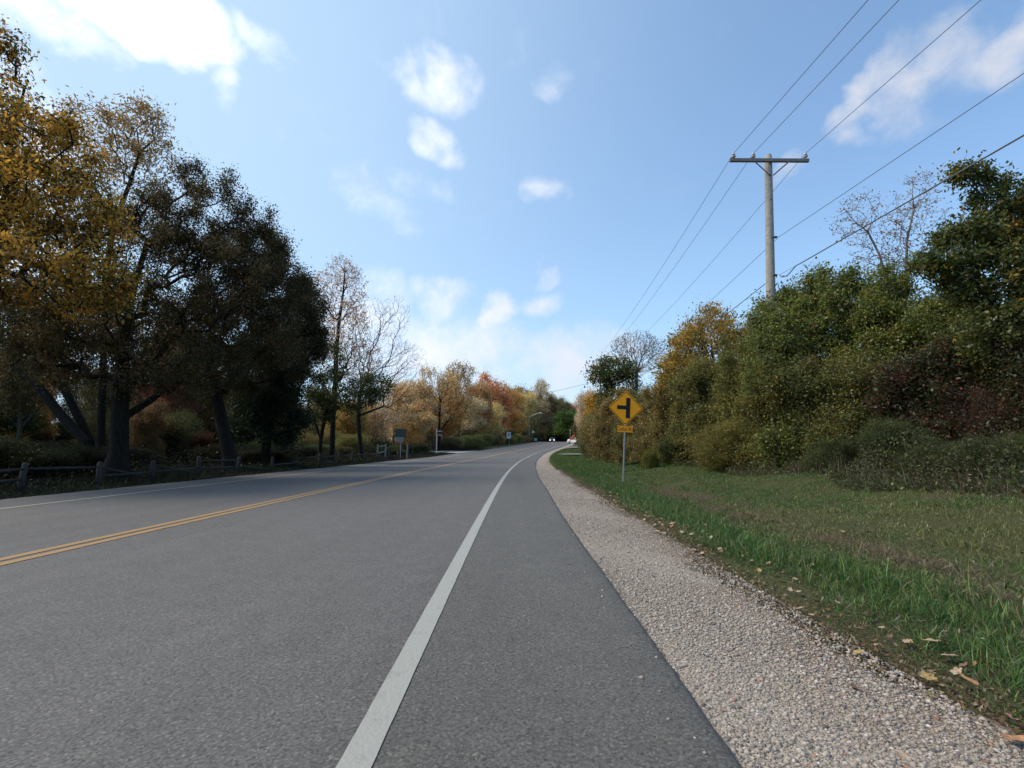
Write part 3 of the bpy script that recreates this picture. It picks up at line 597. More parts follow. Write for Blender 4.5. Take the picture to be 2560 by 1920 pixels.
def hue_word(c):
    if c[0] < .085: return 'dark green' if c[1] > c[0]*.95 else 'dark brown'
    if c[1] > c[0]*.97: return 'green'
    if c[0] > c[1]*3: return 'red'
    if c[0] > .3: return 'orange' if c[0] > c[1]*1.55 else 'pale gold'
    return 'brown' if c[0] > c[1]*1.25 else 'olive'
def put(kind, X, Y, h, w, color, label, group, z=None):
    """h height in m, w half-width in m"""
    if group and group not in ('bushes of the right hedge',):
        label = hue_word(color)+(' sparse ' if kind == 'thin' else ' ')+label; group = hue_word(color)+(' sparse ' if kind == 'thin' else ' ')+group
    i = cnt_[0] % len(pool[kind]); cnt_[0] += 1; src = pool[kind][i]
    zz = (gz(X, Y) if z is None else z)-.05; rz = rg.uniform(0, 6.28); w = max(w, h/H0[kind]*W0[kind]*.72); sc = (w/W0[kind], w/W0[kind]*rg.uniform(.9, 1.1), h/H0[kind])
    if (kind, i) not in used:
        used.add((kind, i)); src.location = (X, Y, zz); src.rotation_euler = (0, 0, rz); src.scale = sc; src['label'] = label
        if group: src['group'] = group
        for ch in src.children:
            if 'crown' in ch.name or 'foliage' in ch.name: ch.color = rgb(color)
        return src
    return copy_thing(src, (X, Y, zz), rz, sc, label, group, color)
def y_behind(px, o): s_ = s_at(px, o); return float(rc(s_, o)[1])
def put_px(kind, px, top, Y, wpx, color, label, group=None):
    p = at(px, top, Y); g = gz(p.x, p.y); return put(kind, p.x, Y, max(.5, p.z-g), wpx/1280*Y, color, label, group)
def jc(c, a=.15): return tuple(max(.005, x*rg.uniform(1-a, 1+a)) for x in c)
GR = (.135, .175, .045); OL = (.16, .125, .045); BR = (.2, .13, .06); DG = (.04, .06, .022); OR = (.66, .47, .24); GO = (.64, .50, .22); TN = (.64, .51, .34); RD = (.17, .03, .02); YE = (.5, .30, .04)

# right hedge: (px, top, Y, half width px, colour, label)
hedge = [
 (1985, 745, 17.2, 95, GR, 'green bush in front of the utility pole foot'),
 (1918, 770, 15.6, 70, GR, 'green bush hiding the foot of the utility pole'),
 (2080, 672, 16.0, 110, GR, 'tall green bush right of the utility pole'),
 (2200, 665, 15.0, 120, (.14, .175, .042), 'tall green bush below the thin saplings'),
 (2330, 690, 14.0, 120, GR, 'green bush under the reaching boughs of the tall dark tree'),
 (2470, 740, 12.5, 140, GR, 'green bush at the right edge below the tall dark tree'),
 (1870, 840, 19.5, 90, (0.154, 0.166, 0.045), 'dark green bush left of the utility pole foot'),
 (1760, 900, 22, 100, (0.166, 0.173, 0.051), 'bush below the golden tree'),
 (1665, 945, 25, 80, (0.218, 0.192, 0.064), 'olive bush right of the warning sign'),
 (1610, 975, 27.5, 70, (0.141, 0.141, 0.045), 'dark bush close behind the warning sign'),
 (1545, 985, 31, 60, (0.218, 0.179, 0.064), 'brownish bush left of the warning sign'),
 (1512, 1005, 37, 50, (0.256, 0.205, 0.077), 'tan and green bush where the verge narrows'),
 (1494, 1035, 44, 34, (0.128, 0.141, 0.051), 'farthest green bush of the right hedge'),
 (1800, 1040, 17.5, 75, (.19, .17, .045), 'low yellowing bush at the foot of the hedge'),
 (1900, 960, 16.5, 90, (0.179, 0.179, 0.045), 'mid green bush at the hedge foot below the pole'),
 (2020, 900, 14.6, 110, (0.115, 0.128, 0.036), 'dark green bush in the middle of the hedge'),
 (2150, 880, 13.2, 110, (0.128, 0.141, 0.038), 'dark green bush right of the middle of the hedge'),
 (2290, 900, 12, 110, (0.090, 0.096, 0.038), 'dark mixed bush before the red one'),
 (2475, 965, 10.8, 55, (.085, .05, .03), 'low dark bush with dull red leaves near the right end'),
 (2570, 850, 10.2, 60, (0.192, 0.051, 0.036), 'bush with red leaf clusters against the right edge'),
 (2250, 1038, 11.4, 80, (.085, .105, .036), 'low dark olive bush at the hedge foot'),
 (2100, 1088, 13.0, 80, (.085, .105, .036), 'low green bush on the edge of the grass'),
 (2350, 1088, 10.4, 90, (.085, .105, .036), 'low brownish green bush on the edge of the grass at right'),
 (2500, 1078, 9.4, 80, (.085, .105, .036), 'low brownish bramble on the edge of the grass at far right'),
 (1700, 1088, 22.5, 55, (.085, .105, .036), 'low green bush behind the verge right of the sign'),
 (1622, 1118, 22.0, 20, (.17, .17, .035), 'small yellow-green plant at the foot of the hedge'),
 (2430, 830, 11.6, 90, (0.128, 0.154, 0.045), 'green bush behind the dark red one'),
 (2540, 800, 11.0, 90, (0.115, 0.128, 0.038), 'dark green bush behind the brighter red one'),
 (2600, 780, 11.5, 130, GR, 'green bush cut by the right edge of the view'),
]
def big_bush(px, top, Y, w, c, label, seed, group):
    rr = random.Random(seed); p = at(px, top, Y); g = gz(p.x, p.y); H = p.z-g; Rr = w/1280*Y; b = Vector((p.x, p.y, g)); env = []
    for lv in (.12, .3, .5, .68, .84):
        for q in range(4 if lv < .7 else 3):
            a = rr.uniform(0, 6.28); ro = Rr*(1-.55*lv*lv)*rr.uniform(.35, .8); rz = min(H*.14, .8)*rr.uniform(.8, 1.2)
            env.append((b.x+math.cos(a)*ro, b.y+math.sin(a)*ro*.8, g+H*(lv+rr.uniform(-.09, .09)), Rr*rr.uniform(.38, .55), Rr*rr.uniform(.38, .55), rz))
    for q in range(12):
        a = rr.uniform(0, 6.28); ro = Rr*rr.uniform(.1, 1.05); t = rr.uniform(.5, .97); env.append((b.x+math.cos(a)*ro, b.y+math.sin(a)*ro*.8, g+H*t, Rr*rr.uniform(.10, .2), Rr*.15, rr.uniform(.22, .5)))
    ls = rr.uniform(.8, 1.3)
    c = (c[0]*1.25, c[1]*1.13, c[2]*1.1); P_ = [(c, 5), ((c[0]*1.5, c[1]*1.3, c[2]*1.1), 2), ((c[0]*.5, c[1]*.6, c[2]*.8), 2.5), ((.30, .22, .04), .45), ((.16, .08, .035), .35)]
    if 'red' in label: P_ = [((.05, .055, .022), 4), ((.13, .045, .028), 1.0), ((.07, .035, .022), 1.4), ((.24, .07, .03), .4), ((.08, .09, .03), 2.5)]
    return plant('bush', label, 'bush', b, [b, b+Vector((.05, 0, H*.15)), b+Vector((-.05, .05, H*.32))], env, 1100, .07, int(min(110000, max(45000, 11000*Rr*H)/ls**1.3)), .064*ls, .042*ls, P_, BARKM, seed, group, sig=.16, clumps=130, clk=.55, crown='foliage', stem='stems', bf=.4, sides=4, flare=.1, shell=.65, up=.5)
for i, (px, top, Y, w, c, lab) in enumerate(hedge):
    p = at(px, top, Y); H = p.z-gz(p.x, p.y)
    if H > 2.6 and Y < 32: big_bush(px, top, Y, w*1.12, c, lab, 500+i, 'bushes of the right hedge')
    else: put_px('shrub', px, top, Y, w*1.1, c, lab, 'bushes of the right hedge')
for i in range(14):                     # second row, plugs the hedge
    s_ = 8+i*3.6; x, y, z = rc(s_, rg.uniform(12, 14)); put('shrub', float(x), float(y), rg.uniform(3.0, 4.2), 2.3, jc((.07, .095, .03)), 'bush half hidden in the back row of the right hedge', 'back row bushes of the right hedge')

# distance on the right side of the road
put_px('leafy', 1500, 965, 62, 30, YE, 'bright yellow tree glimpsed left of the dark leafy tree')
put_px('thin', 1475, 985, 66, 30, TN, 'sparse pale tree at the end of the right hedge')
put_px('leafy', 1455, 1030, 74, 26, (.11, .10, .04), 'small olive tree right of the green round tree')
put_px('leafy', 1420, 1022, 176, 46, (.09, .15, .03), 'round bright green tree where the road disappears')
put_px('leafy', 1432, 1000, 205, 18, (.6, .07, .03), 'small vivid red tree above the green round tree')
put_px('leafy', 1458, 1008, 150, 24, TN, 'pale brown tree behind the vivid red tree')
# skyline of the left-centre woods
sky = [(935, 985, 46, 55, TN, 'thin'), (990, 965, 52, 55, OR, 'thin'), (1040, 935, 58, 50, OR, 'leafy'), (1085, 908, 60, 48, OR, 'thin'), (1120, 950, 64, 42, (.45, .25, .09), 'leafy'), (1150, 925, 66, 40, (.27, .2, .07), 'thin'),
 (1185, 945, 70, 42, (.36, .2, .09), 'leafy'), (1215, 965, 75, 36, (.34, .21, .1), 'thin'), (1240, 942, 80, 34, (.48, .22, .10), 'leafy'), (1275, 962, 86, 34, (.4, .24, .08), 'leafy'), (1305, 972, 96, 32, GO, 'leafy'),
 (1340, 962, 112, 28, (.4, .32, .2), 'thin'), (1368, 968, 118, 28, (.42, .34, .2), 'thin'), (1388, 982, 128, 28, (.2, .19, .08), 'leafy'), (1408, 992, 136, 24, (.16, .17, .07), 'leafy'), (1428, 1004, 145, 22, (.16, .15, .07), 'leafy'),
 (960, 1010, 42, 50, GO, 'thin'), (1030, 1000, 46, 50, GO, 'leafy'), (1010, 1040, 38, 40, (.35, .2, .05), 'thin'), (1170, 1000, 60, 40, TN, 'thin'), (1220, 1010, 66, 38, GO, 'leafy'), (1260, 1005, 76, 34, (.36, .22, .06), 'leafy'),
 (1300, 1015, 84, 30, (.25, .19, .06), 'leafy'), (1335, 1010, 96, 30, GO, 'leafy'), (1365, 1015, 110, 28, (.4, .25, .08), 'leafy'), (1392, 1025, 118, 24, (.22, .17, .07), 'leafy'), (1075, 1020, 50, 44, (.38, .23, .08), 'thin'), (1120, 1030, 54, 40, (.33, .2, .07), 'thin'),
 (1330, 1045, 140, 30, DG, 'leafy'), (1365, 1045, 150, 30, (.03, .045, .02), 'leafy'), (1395, 1048, 150, 26, (.03, .045, .02), 'leafy'), (870, 1000, 40, 50, (.3, .2, .06), 'leafy'), (910, 1040, 34, 40, (.28, .19, .07), 'thin'), (1440, 1020, 165, 26, (.12, .12, .05), 'leafy'),
 (1480, 1000, 180, 40, (.15, .13, .06), 'leafy'), (1300, 960, 170, 50, (.3, .2, .09), 'leafy'), (1240, 975, 150, 60, (.33, .2, .1), 'leafy'), (1160, 985, 120, 70, (.35, .2, .09), 'leafy')]
for px, top, Y, w, c, k in sky:
    Y = max(Y, y_behind(px, -16)) if px < 1290 else 178+(px*7 % 23)
    nm = 'orange' if c[0] > .3 and c[0]/c[1] > 1.7 else ('golden brown' if c[0] > .3 else 'dull green')
    if c[0] > .2 and c not in (OR, GO, TN): c = tuple(min(.62, x*1.3) for x in c)
    put_px(k, px, top, Y, w*1.25, jc(c, .06), 'autumn tree on the skyline of the distant woods', 'trees on the skyline of the distant woods')
# woods interior on the left
for i in range(64):
    s_ = rg.uniform(20, 62); o_ = -rg.uniform(19, 62) if s_ < 45 else -rg.uniform(26, 70); x, y, z = rc(s_, o_)
    c = rg.choice([(.24, .16, .06), (.10, .10, .035), (.07, .085, .03), (.16, .11, .05), (.26, .16, .06), (.08, .07, .03)])
    k = rg.choice(['leafy', 'thin', 'thin']); put(k, float(x), float(y), rg.uniform(5.5, 9), rg.uniform(2, 3.2), jc(c), 'tree deep in the shaded woods behind the fence', 'trees deep in the left woods')
for i in range(90):                     # body of the distant woods, below the skyline trees
    s_ = 60+i*1.35; o_ = -rg.uniform(17.5, 42); x, y, z = rc(s_, o_); c = rg.choice([OR, GO, TN, (.3, .26, .1), (.4, .28, .13), (.25, .22, .1), (.5, .3, .12)])
    put(rg.choice(['leafy', 'thin', 'thin']), float(x), float(y), rg.uniform(4.0, 6.2)+s_*.012, rg.uniform(2.2, 3.4), jc(tuple(v*1.1 for v in c)), 'autumn tree in the body of the woods left of the road bend', 'trees in the body of the distant woods')
for i in range(40):
    s_ = 128+i*3.2; o_ = -rg.uniform(20, 42); x, y, z = rc(s_, o_); put('leafy', float(x), float(y), rg.uniform(8, 13), rg.uniform(4, 5.5), jc((.2, .17, .08)), 'tree of the farthest belt behind the road end', 'trees of the farthest belt')
for i in range(46):
    s_ = 120+i*2.6; o_ = -rg.uniform(13.5, 16); x, y, z = rc(s_, o_); put('shrub', float(x), float(y), rg.uniform(2.2, 4), rg.uniform(2.2, 3.2), jc((.05, .06, .025)), 'bush under the farthest trees', 'bushes under the farthest trees')
for i in range(70):
    s_ = rg.uniform(10, 70); o_ = -rg.uniform(18, 60); x, y, z = rc(s_, o_)
    put('shrub', float(x), float(y), rg.uniform(1.3, 3.0), rg.uniform(1.6, 3), jc(rg.choice([(.06, .07, .024), (.08, .085, .028), (.05, .06, .02), (.14, .12, .04)])), 'bush growing under the trees of the left woods', 'bushes under the left woods')
for i, (px, top, Y, w, c, lab) in enumerate([(110, 1070, 30, 22, (.09, .03, .022), 'red-leaved bush seen between the slanting stems'), (440, 905, 30, 22, (.26, .07, .06), 'pinkish red tree glimpsed through the dark canopy'), (60, 930, 30, 70, (.5, .3, .1), 'pale orange tree glimpsed at the left edge under the canopy'),
        (510, 1078, 27, 24, (.10, .045, .022), 'rusty red bush left of the leaning dark tree'), (460, 1010, 28, 40, (.09, .10, .03), 'yellow-green bush between the thickest trunk and the leaning tree'), (370, 1000, 23, 26, (.20, .13, .06), 'small tree with rusty leaves right of the thickest trunk')]):
    put_px('leafy' if i in (1, 2, 5) else 'shrub', px, top, Y, w, c, lab)
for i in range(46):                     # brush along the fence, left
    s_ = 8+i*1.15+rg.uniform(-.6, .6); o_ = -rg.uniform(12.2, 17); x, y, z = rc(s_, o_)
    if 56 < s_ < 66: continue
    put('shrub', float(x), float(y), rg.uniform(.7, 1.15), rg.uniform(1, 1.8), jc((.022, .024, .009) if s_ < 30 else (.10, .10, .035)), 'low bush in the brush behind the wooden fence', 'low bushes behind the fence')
for i in range(26):                     # roadside shrubs, left, beyond the side street
    s_ = 67+i*3.4; o_ = -rg.uniform(11.4, 13.5); x, y, z = rc(s_, o_)
    c = rg.choice([(.19, .19, .06), (.28, .22, .08), (.20, .17, .075), (.32, .24, .08)])
    put('shrub', float(x), float(y), rg.uniform(1.4, 2.3), rg.uniform(1.3, 1.9), jc(c), 'roadside bush beyond the side street', 'roadside bushes beyond the side street')
for i in range(10):
    s_ = 34+i*1.6; o_ = -rg.uniform(14, 24) ; x, y, z = rc(s_, o_)
    put('shrub', float(x), float(y), rg.uniform(1.4, 2.6), rg.uniform(1.2, 2), jc((.24, .21, .06)), 'bush behind the road signs on the left', 'bushes behind the left road signs')
for i in range(16):                     # tree belt far behind everything on the right
    s_ = 10+i*9; x, y, z = rc(s_, rg.uniform(22, 40)); put('leafy', float(x), float(y), rg.uniform(4.5, 6), 3.2, jc((.1, .11, .04)), 'tree hidden behind the right hedge', 'trees behind the right hedge')

# ------------------------------------------------------------------ ground cover
rng = np.random.default_rng(9)
def blades(name, S, O, H, Wd, cols, lean=.5, kind='stuff', label=None, cat='grass'):
    x, y, _ = rc(S, O); z = gz_so(S, O); n = len(S); B = np.stack([x, y, z-.005], 1)
    a = rng.random(n)*2*np.pi; u = np.stack([np.cos(a), np.sin(a), np.zeros(n)], 1)*Wd[:, None]*.5
    b = rng.random(n)*2*np.pi; ln = np.abs(rng.normal(size=n))*lean; d = np.stack([np.cos(b)*ln, np.sin(b)*ln, np.ones(n)], 1); d /= np.linalg.norm(d, axis=1, keepdims=True)
    mid = B+d*H[:, None]*.5; d2 = d.copy(); d2[:, :2] *= 2.2; d2 /= np.linalg.norm(d2, axis=1, keepdims=True); tip = mid+d2*H[:, None]*.5
    V = np.stack([B-u, B+u, mid+u*.8, mid-u*.8, tip], 1).reshape(-1, 3); k = np.arange(n)[:, None]*5
    F4 = k+np.array([[0, 1, 2, 3]]); F3 = k+np.array([[3, 2, 4]])
    o = mesh_np(name, V, [F4, F3], LEAFG, tint=np.repeat(cols, 5, 0)); return tag(o, label, cat, kind=kind)
def dens(n, s0, s1, o0, o1, pw=1.6):   # denser near the camera
    u = rng.random(n); S = s0+(s1-s0)*u**pw; return S, o0+(o1-o0)*rng.random(n)
def pal(n, P, jit=.2):
    w = np.array([p[1] for p in P], float); c = np.array([p[0] for p in P])[rng.choice(len(P), n, p=w/w.sum())]; return c*np.clip(1+rng.normal(size=(n, 1))*jit, .4, 1.8)
def patch(S, O, f=1.0): return np.sin(S*1.7*f+O*2.3)+np.sin(S*.8*f-O*3.1+2)+np.sin(S*3.3*f+O*.7+4)+.8*np.sin(S*5.1*f-O*6.3)
GRN = [((.058, .125, .030), 5), ((.11, .185, .045), 3), ((.04, .07, .02), 1.6), ((.18, .16, .055), .5)]
DRY = [((.17, .19, .055), 5), ((.22, .20, .08), 2.6), ((.30, .25, .14), 1), ((.09, .125, .035), 4), ((.14, .10, .05), 1)]
def verge():
    n = 330000; S, O = dens(n, .6, 26, 1.95, 9.6, 1.75); lush = np.exp(-((O-2.85-.2*np.sin(S*.9)-.1*np.sin(S*2.3))/.42)**2); edge = O < 2.3+.13*np.sin(S*2.1)+.06*np.sin(S*5.3)
    q = patch(S, O); H = .03+.045*rng.random(n)+lush*(.04+.11*rng.random(n)**1.6)*(1+.4*np.sin(S*1.9))+.015*np.clip(q, 0, 2); H = H*(.75+.45*np.clip(patch(S*3.1+1, O*3.3)/2, -.6, 1.4)); H = np.where(edge, H*.6, H)
    k = (rng.random(n) < np.where(edge, .5, 1)) & ((q > -2.3) | (lush > .3)); far = S/6
    W = (.0028+.0032*rng.random(n))*(1+far*.5); dry = (O > 3.55+.3*np.sin(S*.6)+.45*rng.normal(size=n)) | (rng.random(n) < .10) | (edge & (rng.random(n) < .35))
    dry &= ~((O > 3.2) & (S > 9) & (rng.random(n) < .55)); dry &= ~((patch(S, O, .45) > .8) & (rng.random(n) < .7))
    c = np.where(dry[:, None], pal(n, DRY), pal(n, GRN))
    blades('grass', S[k], O[k], H[k], W[k], c[k], 1.0, label='green and dry grass of the right verge between gravel and bushes')
    n = 260; S, O = dens(n, .8, 9, 2.5, 7); blades('tall_grass_stalks', S, O, .18+.22*rng.random(n), np.full(n, .004), pal(n, DRY), .5, label='single tall stalks standing out of the near verge grass')
    n = 90000; S, O = dens(n, 22, 75, 1.95, 9.5, 1.2); q = patch(S, O, .3); c = np.where((rng.random(n) < .25)[:, None], pal(n, DRY), pal(n, GRN))
    blades('grass', S, O, .09+.06*rng.random(n), .012+.014*rng.random(n), c, .6, label='short green grass of the verge round the warning sign and beyond')
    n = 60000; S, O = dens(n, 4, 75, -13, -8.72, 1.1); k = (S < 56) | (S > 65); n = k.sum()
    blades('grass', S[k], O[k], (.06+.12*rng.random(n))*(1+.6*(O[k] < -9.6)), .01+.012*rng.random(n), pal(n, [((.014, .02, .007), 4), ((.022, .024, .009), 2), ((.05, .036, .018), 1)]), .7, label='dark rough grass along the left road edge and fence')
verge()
def litter(name, S, O, L, W, cols, zr, label, cat):
    x, y, _ = rc(S, O); z = gz_so(S, O)+zr*rng.random(len(S)); v, f, c = leaves(rng, np.stack([x, y, z], 1), L, W, cols, .8, 0, .4)
    return tag(mesh_np(name, v, f, LEAF, tint=c), label, cat, kind='stuff')
BRN = [((.24, .16, .09), 4), ((.16, .10, .06), 3), ((.34, .26, .17), 2), ((.36, .20, .06), .4), ((.11, .07, .045), 1.5)]
n = 24000; u = rng.random(n); S = .8+22*u**1.5; O = 2.04+.09*rng.normal(size=n)+.10*np.sin(S*1.3)+.05*np.sin(S*3.9+1)+.3*(rng.random(n)**4)
litter('leaf_litter', S, O, .022, .012, pal(n, BRN), .02, 'crumbled brown leaf litter along the edge of gravel and grass', 'leaf litter')
n = 9000; S, O = dens(n, 1, 18, 2.3, 8.5); litter('dead_grass', S, O, .06, .006, pal(n, [((.36, .30, .2), 3), ((.28, .2, .12), 2)]), .05, 'pale dead grass straws lying in the verge', 'dead grass')
n = 22000; S = 1.5+12*rng.random(n); O = 3.95+.28*rng.normal(size=n)+.12*np.sin(S*1.4); k = patch(S, O, 1.3) > -.3; S, O = S[k], O[k]
litter('matted_thatch', S, O, .07, .006, pal(len(S), [((.22, .16, .10), 3), ((.15, .10, .065), 3), ((.30, .24, .15), 1)]), .07, 'brown matted dead grass in the dip of the verge', 'dead grass')
n = 16000; S, O = dens(n, 1, 14, 2.15, 8.5); k = patch(S*2, O*2) > .2; litter('broadleaf_weeds', S[k], O[k], .034, .02, pal(int(k.sum()), [((.06, .12, .03), 4), ((.10, .15, .04), 2), ((.05, .08, .025), 2)]), .05, 'small broad-leaved weeds growing in the verge grass', 'weeds')
def undergrowth():
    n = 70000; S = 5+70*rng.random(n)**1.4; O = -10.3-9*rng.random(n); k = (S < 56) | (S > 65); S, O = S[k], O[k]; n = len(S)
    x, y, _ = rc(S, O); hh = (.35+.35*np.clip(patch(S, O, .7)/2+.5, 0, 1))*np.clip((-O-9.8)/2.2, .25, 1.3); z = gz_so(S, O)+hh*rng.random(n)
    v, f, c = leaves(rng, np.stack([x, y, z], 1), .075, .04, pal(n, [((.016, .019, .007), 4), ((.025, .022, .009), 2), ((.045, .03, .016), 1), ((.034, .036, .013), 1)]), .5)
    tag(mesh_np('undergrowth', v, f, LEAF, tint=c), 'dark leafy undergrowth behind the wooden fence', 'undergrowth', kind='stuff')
    n = 95000; S = 4+34*rng.random(n)**1.4; O = 7.2+2.8*rng.random(n)+.4*np.sin(S*1.1); x, y, _ = rc(S, O); q = np.clip(patch(S, O, .8)/2+.5, 0, 1)
    z = gz_so(S, O)+(.12+1.15*q*np.clip((O-7.2)/1.8, .1, 1))*rng.random(n)
    v, f, c = leaves(rng, np.stack([x, y, z], 1), .06, .032, pal(n, [((.075, .06, .032), 3), ((.10, .08, .045), 1.2), ((.07, .09, .028), 5), ((.09, .045, .028), .5), ((.14, .16, .04), .8)]), .4)
    tag(mesh_np('undergrowth', v, f, LEAF, tint=c), 'brown and green weeds at the foot of the right hedge', 'undergrowth', kind='stuff')
    n = 2600; S = 5+26*rng.random(n)**1.3; O = 7.2+2.2*rng.random(n)
    blades('weed_stems', S, O, .2+.5*rng.random(n)**2, .005+.004*rng.random(n), pal(n, [((.2, .14, .10), 3), ((.12, .07, .055), 3), ((.3, .24, .17), 1)]), .35, label='thin dry weed stems in front of the right bushes', cat='weeds')
undergrowth()
def pebbles():
    n = 110000; S = .7+27*rng.random(n)**2.3; O = 1.09+.98*rng.random(n); O = np.where(rng.random(n) < .02, O-.25*rng.random(n), O)
    x, y, zz = rc(S, O); z = zz-.0245+np.where(O < 1.07, .026, 0); r = (.003+.0085*rng.random(n)**4)*(1+np.clip(S-5, 0, 20)*.045)
    oc = np.array([[1, 0, 0], [0, 1, 0], [-1, 0, 0], [0, -1, 0], [0, 0, 1], [0, 0, -1]], float); fc = np.array([[0, 1, 4], [1, 2, 4], [2, 3, 4], [3, 0, 4], [1, 0, 5], [2, 1, 5], [3, 2, 5], [0, 3, 5]])
    V = oc[None]*(1+.35*rng.normal(size=(n, 6, 1)).clip(-1, 1))*r[:, None, None]*np.array([1.25, 1, .7]); a = rng.random(n)*6.28
    X = V[..., 0]*np.cos(a)[:, None]-V[..., 1]*np.sin(a)[:, None]; Y_ = V[..., 0]*np.sin(a)[:, None]+V[..., 1]*np.cos(a)[:, None]
    P = np.stack([X+x[:, None], Y_+y[:, None], V[..., 2]+z[:, None]], -1).reshape(-1, 3); F = (fc[None]+np.arange(n)[:, None, None]*6).reshape(-1, 3)
    m, nt, b = mat('pebble'); A = nt.nodes.new('ShaderNodeAttribute'); A.attribute_name = 'tint'; nt.links.new(A.outputs['Color'], b.inputs['Base Color']); b.inputs['Roughness'].default_value = .9
    c = pal(n, [((.34, .285, .23), 6), ((.28, .23, .18), 4), ((.17, .145, .125), 1), ((.10, .09, .085), .6), ((.43, .37, .31), 1.2), ((.3, .16, .1), .25)], .12)
    tag(mesh_np('pebbles', P, F, m, tint=np.repeat(c, 6, 0)), 'loose pale pebbles of the gravel shoulder', 'gravel', kind='stuff')
pebbles()
# fallen leaves one could pick up
def leaf_mesh(name, lobes, curl, c, seed):
    rr = random.Random(seed); n = 22; V = [(0, 0, .006)]; 
    for ring in (.55, 1.0):
        for i in range(n):
            a = 2*math.pi*i/n; rad = (.62+.38*abs(math.cos(a*lobes/2)))*ring*(1 if lobes else 1); x = math.cos(a)*rad*1.15; y = math.sin(a)*rad*.85
            V.append((x, y, curl*(y*y*.9+x*x*.35)+rr.uniform(-.04, .04)))
    F = [[0, 1+i, 1+(i+1) % n] for i in range(n)]+[[1+i, 1+n+i, 1+n+(i+1) % n, 1+(i+1) % n] for i in range(n)]
    b = len(V); V += [(-1.1, .02, 0), (-1.1, -.02, 0), (-1.7, -.03, .12), (-1.7, .01, .12)]; F.append([b, b+1, b+2, b+3])
    me = bpy.data.meshes.new(name); me.from_pydata(V, [], F); me.update(); me.materials.append(c); return me
LM = [simple('leaf_tan', (.33, .23, .15), .85, noise=.3, scale=2), simple('leaf_brown', (.16, .09, .06), .85, noise=.35, scale=2), simple('leaf_yellow', (.30, .20, .07), .8, noise=.3, scale=2), simple('leaf_orange', (.32, .16, .07), .8, noise=.3, scale=2)]
LMesh = [leaf_mesh('fallen_leaf', l, cu, LM[k], i) for i, (l, cu, k) in enumerate([(5, .35, 0), (4, .6, 1), (5, .25, 2), (3, .5, 3), (6, .2, 0)])]
def fleaf(mi, x, y, z, size, rot, label, group=None):
    o = bpy.data.objects.new('fallen_leaf', LMesh[mi]); col.objects.link(o); o.location = (x, y, z); o.scale = (size,)*3; o.rotation_euler = rot; return tag(o, label, 'leaf', group)
def hit(px, py, dz=0):
    lo, hi = .5, 60
    for _ in range(40):
        md = (lo+hi)/2; p = at(px, py, md)
        if p.z > gz(p.x, p.y)+dz: lo = md
        else: hi = md
    return at(px, py, lo)
for mi, px, py, sz, lab in [(1, 2138, 1724, .035, 'curled brown leaf lying alone on the gravel'), (4, 2160, 1542, .05, 'largest tan leaf standing in the grass'), (0, 2330, 1606, .05, 'tan leaf in the grass right of the largest one'), (0, 2265, 1903, .035, 'tan leaf on the gravel at the bottom edge'),
        (3, 2540, 1855, .05, 'orange tan leaf at the bottom right corner'), (0, 1945, 1445, .045, 'pale curled leaf in the green grass beyond the gravel bend'), (2, 2145, 1633, .03, 'yellow orange leaf at the gravel edge'), (0, 1680, 1310, .05, 'round pale leaf in the far part of the verge'),
        (4, 2372, 1642, .05, 'crumpled tan leaf in the grass below the two tan ones'), (3, 2420, 1705, .045, 'reddish brown leaf pair in the lower right grass'), (2, 2320, 1695, .04, 'ochre leaf at the grass edge in the lower right'), (0, 2245, 1325, .035, 'small white-backed leaf alone in the dry grass')]:
    p = hit(px, py, .03); fleaf(mi, p.x, p.y, p.z+.005, sz*.72, (rg.uniform(-.4, .7), rg.uniform(-.4, .4), rg.uniform(0, 6.28)), lab)
nm = ['scattered tan fallen leaf on the right verge', 'scattered dark brown fallen leaf on the right verge', 'scattered yellow fallen leaf on the right verge', 'scattered orange fallen leaf on the right verge', 'scattered tan fallen leaf on the right verge']
gp = ['tan fallen leaves', 'brown fallen leaves', 'yellow fallen leaves', 'orange fallen leaves', 'tan fallen leaves']
for i in range(270):
    s_ = 1.2+13*rg.random()**1.5; o_ = 2.0+abs(rg.gauss(0, .4)) if rg.random() < .75 else rg.uniform(2, 6)
    x, y, z = rc(s_, o_); mi = rg.choice([0, 0, 0, 1, 1, 1, 1, 2, 3, 4, 4]); fleaf(mi, float(x), float(y), gz(float(x), float(y))+.03, rg.uniform(.013, .028), (rg.uniform(-.5, .5), rg.uniform(-.5, .5), rg.uniform(0, 6.28)), nm[mi], gp[mi])

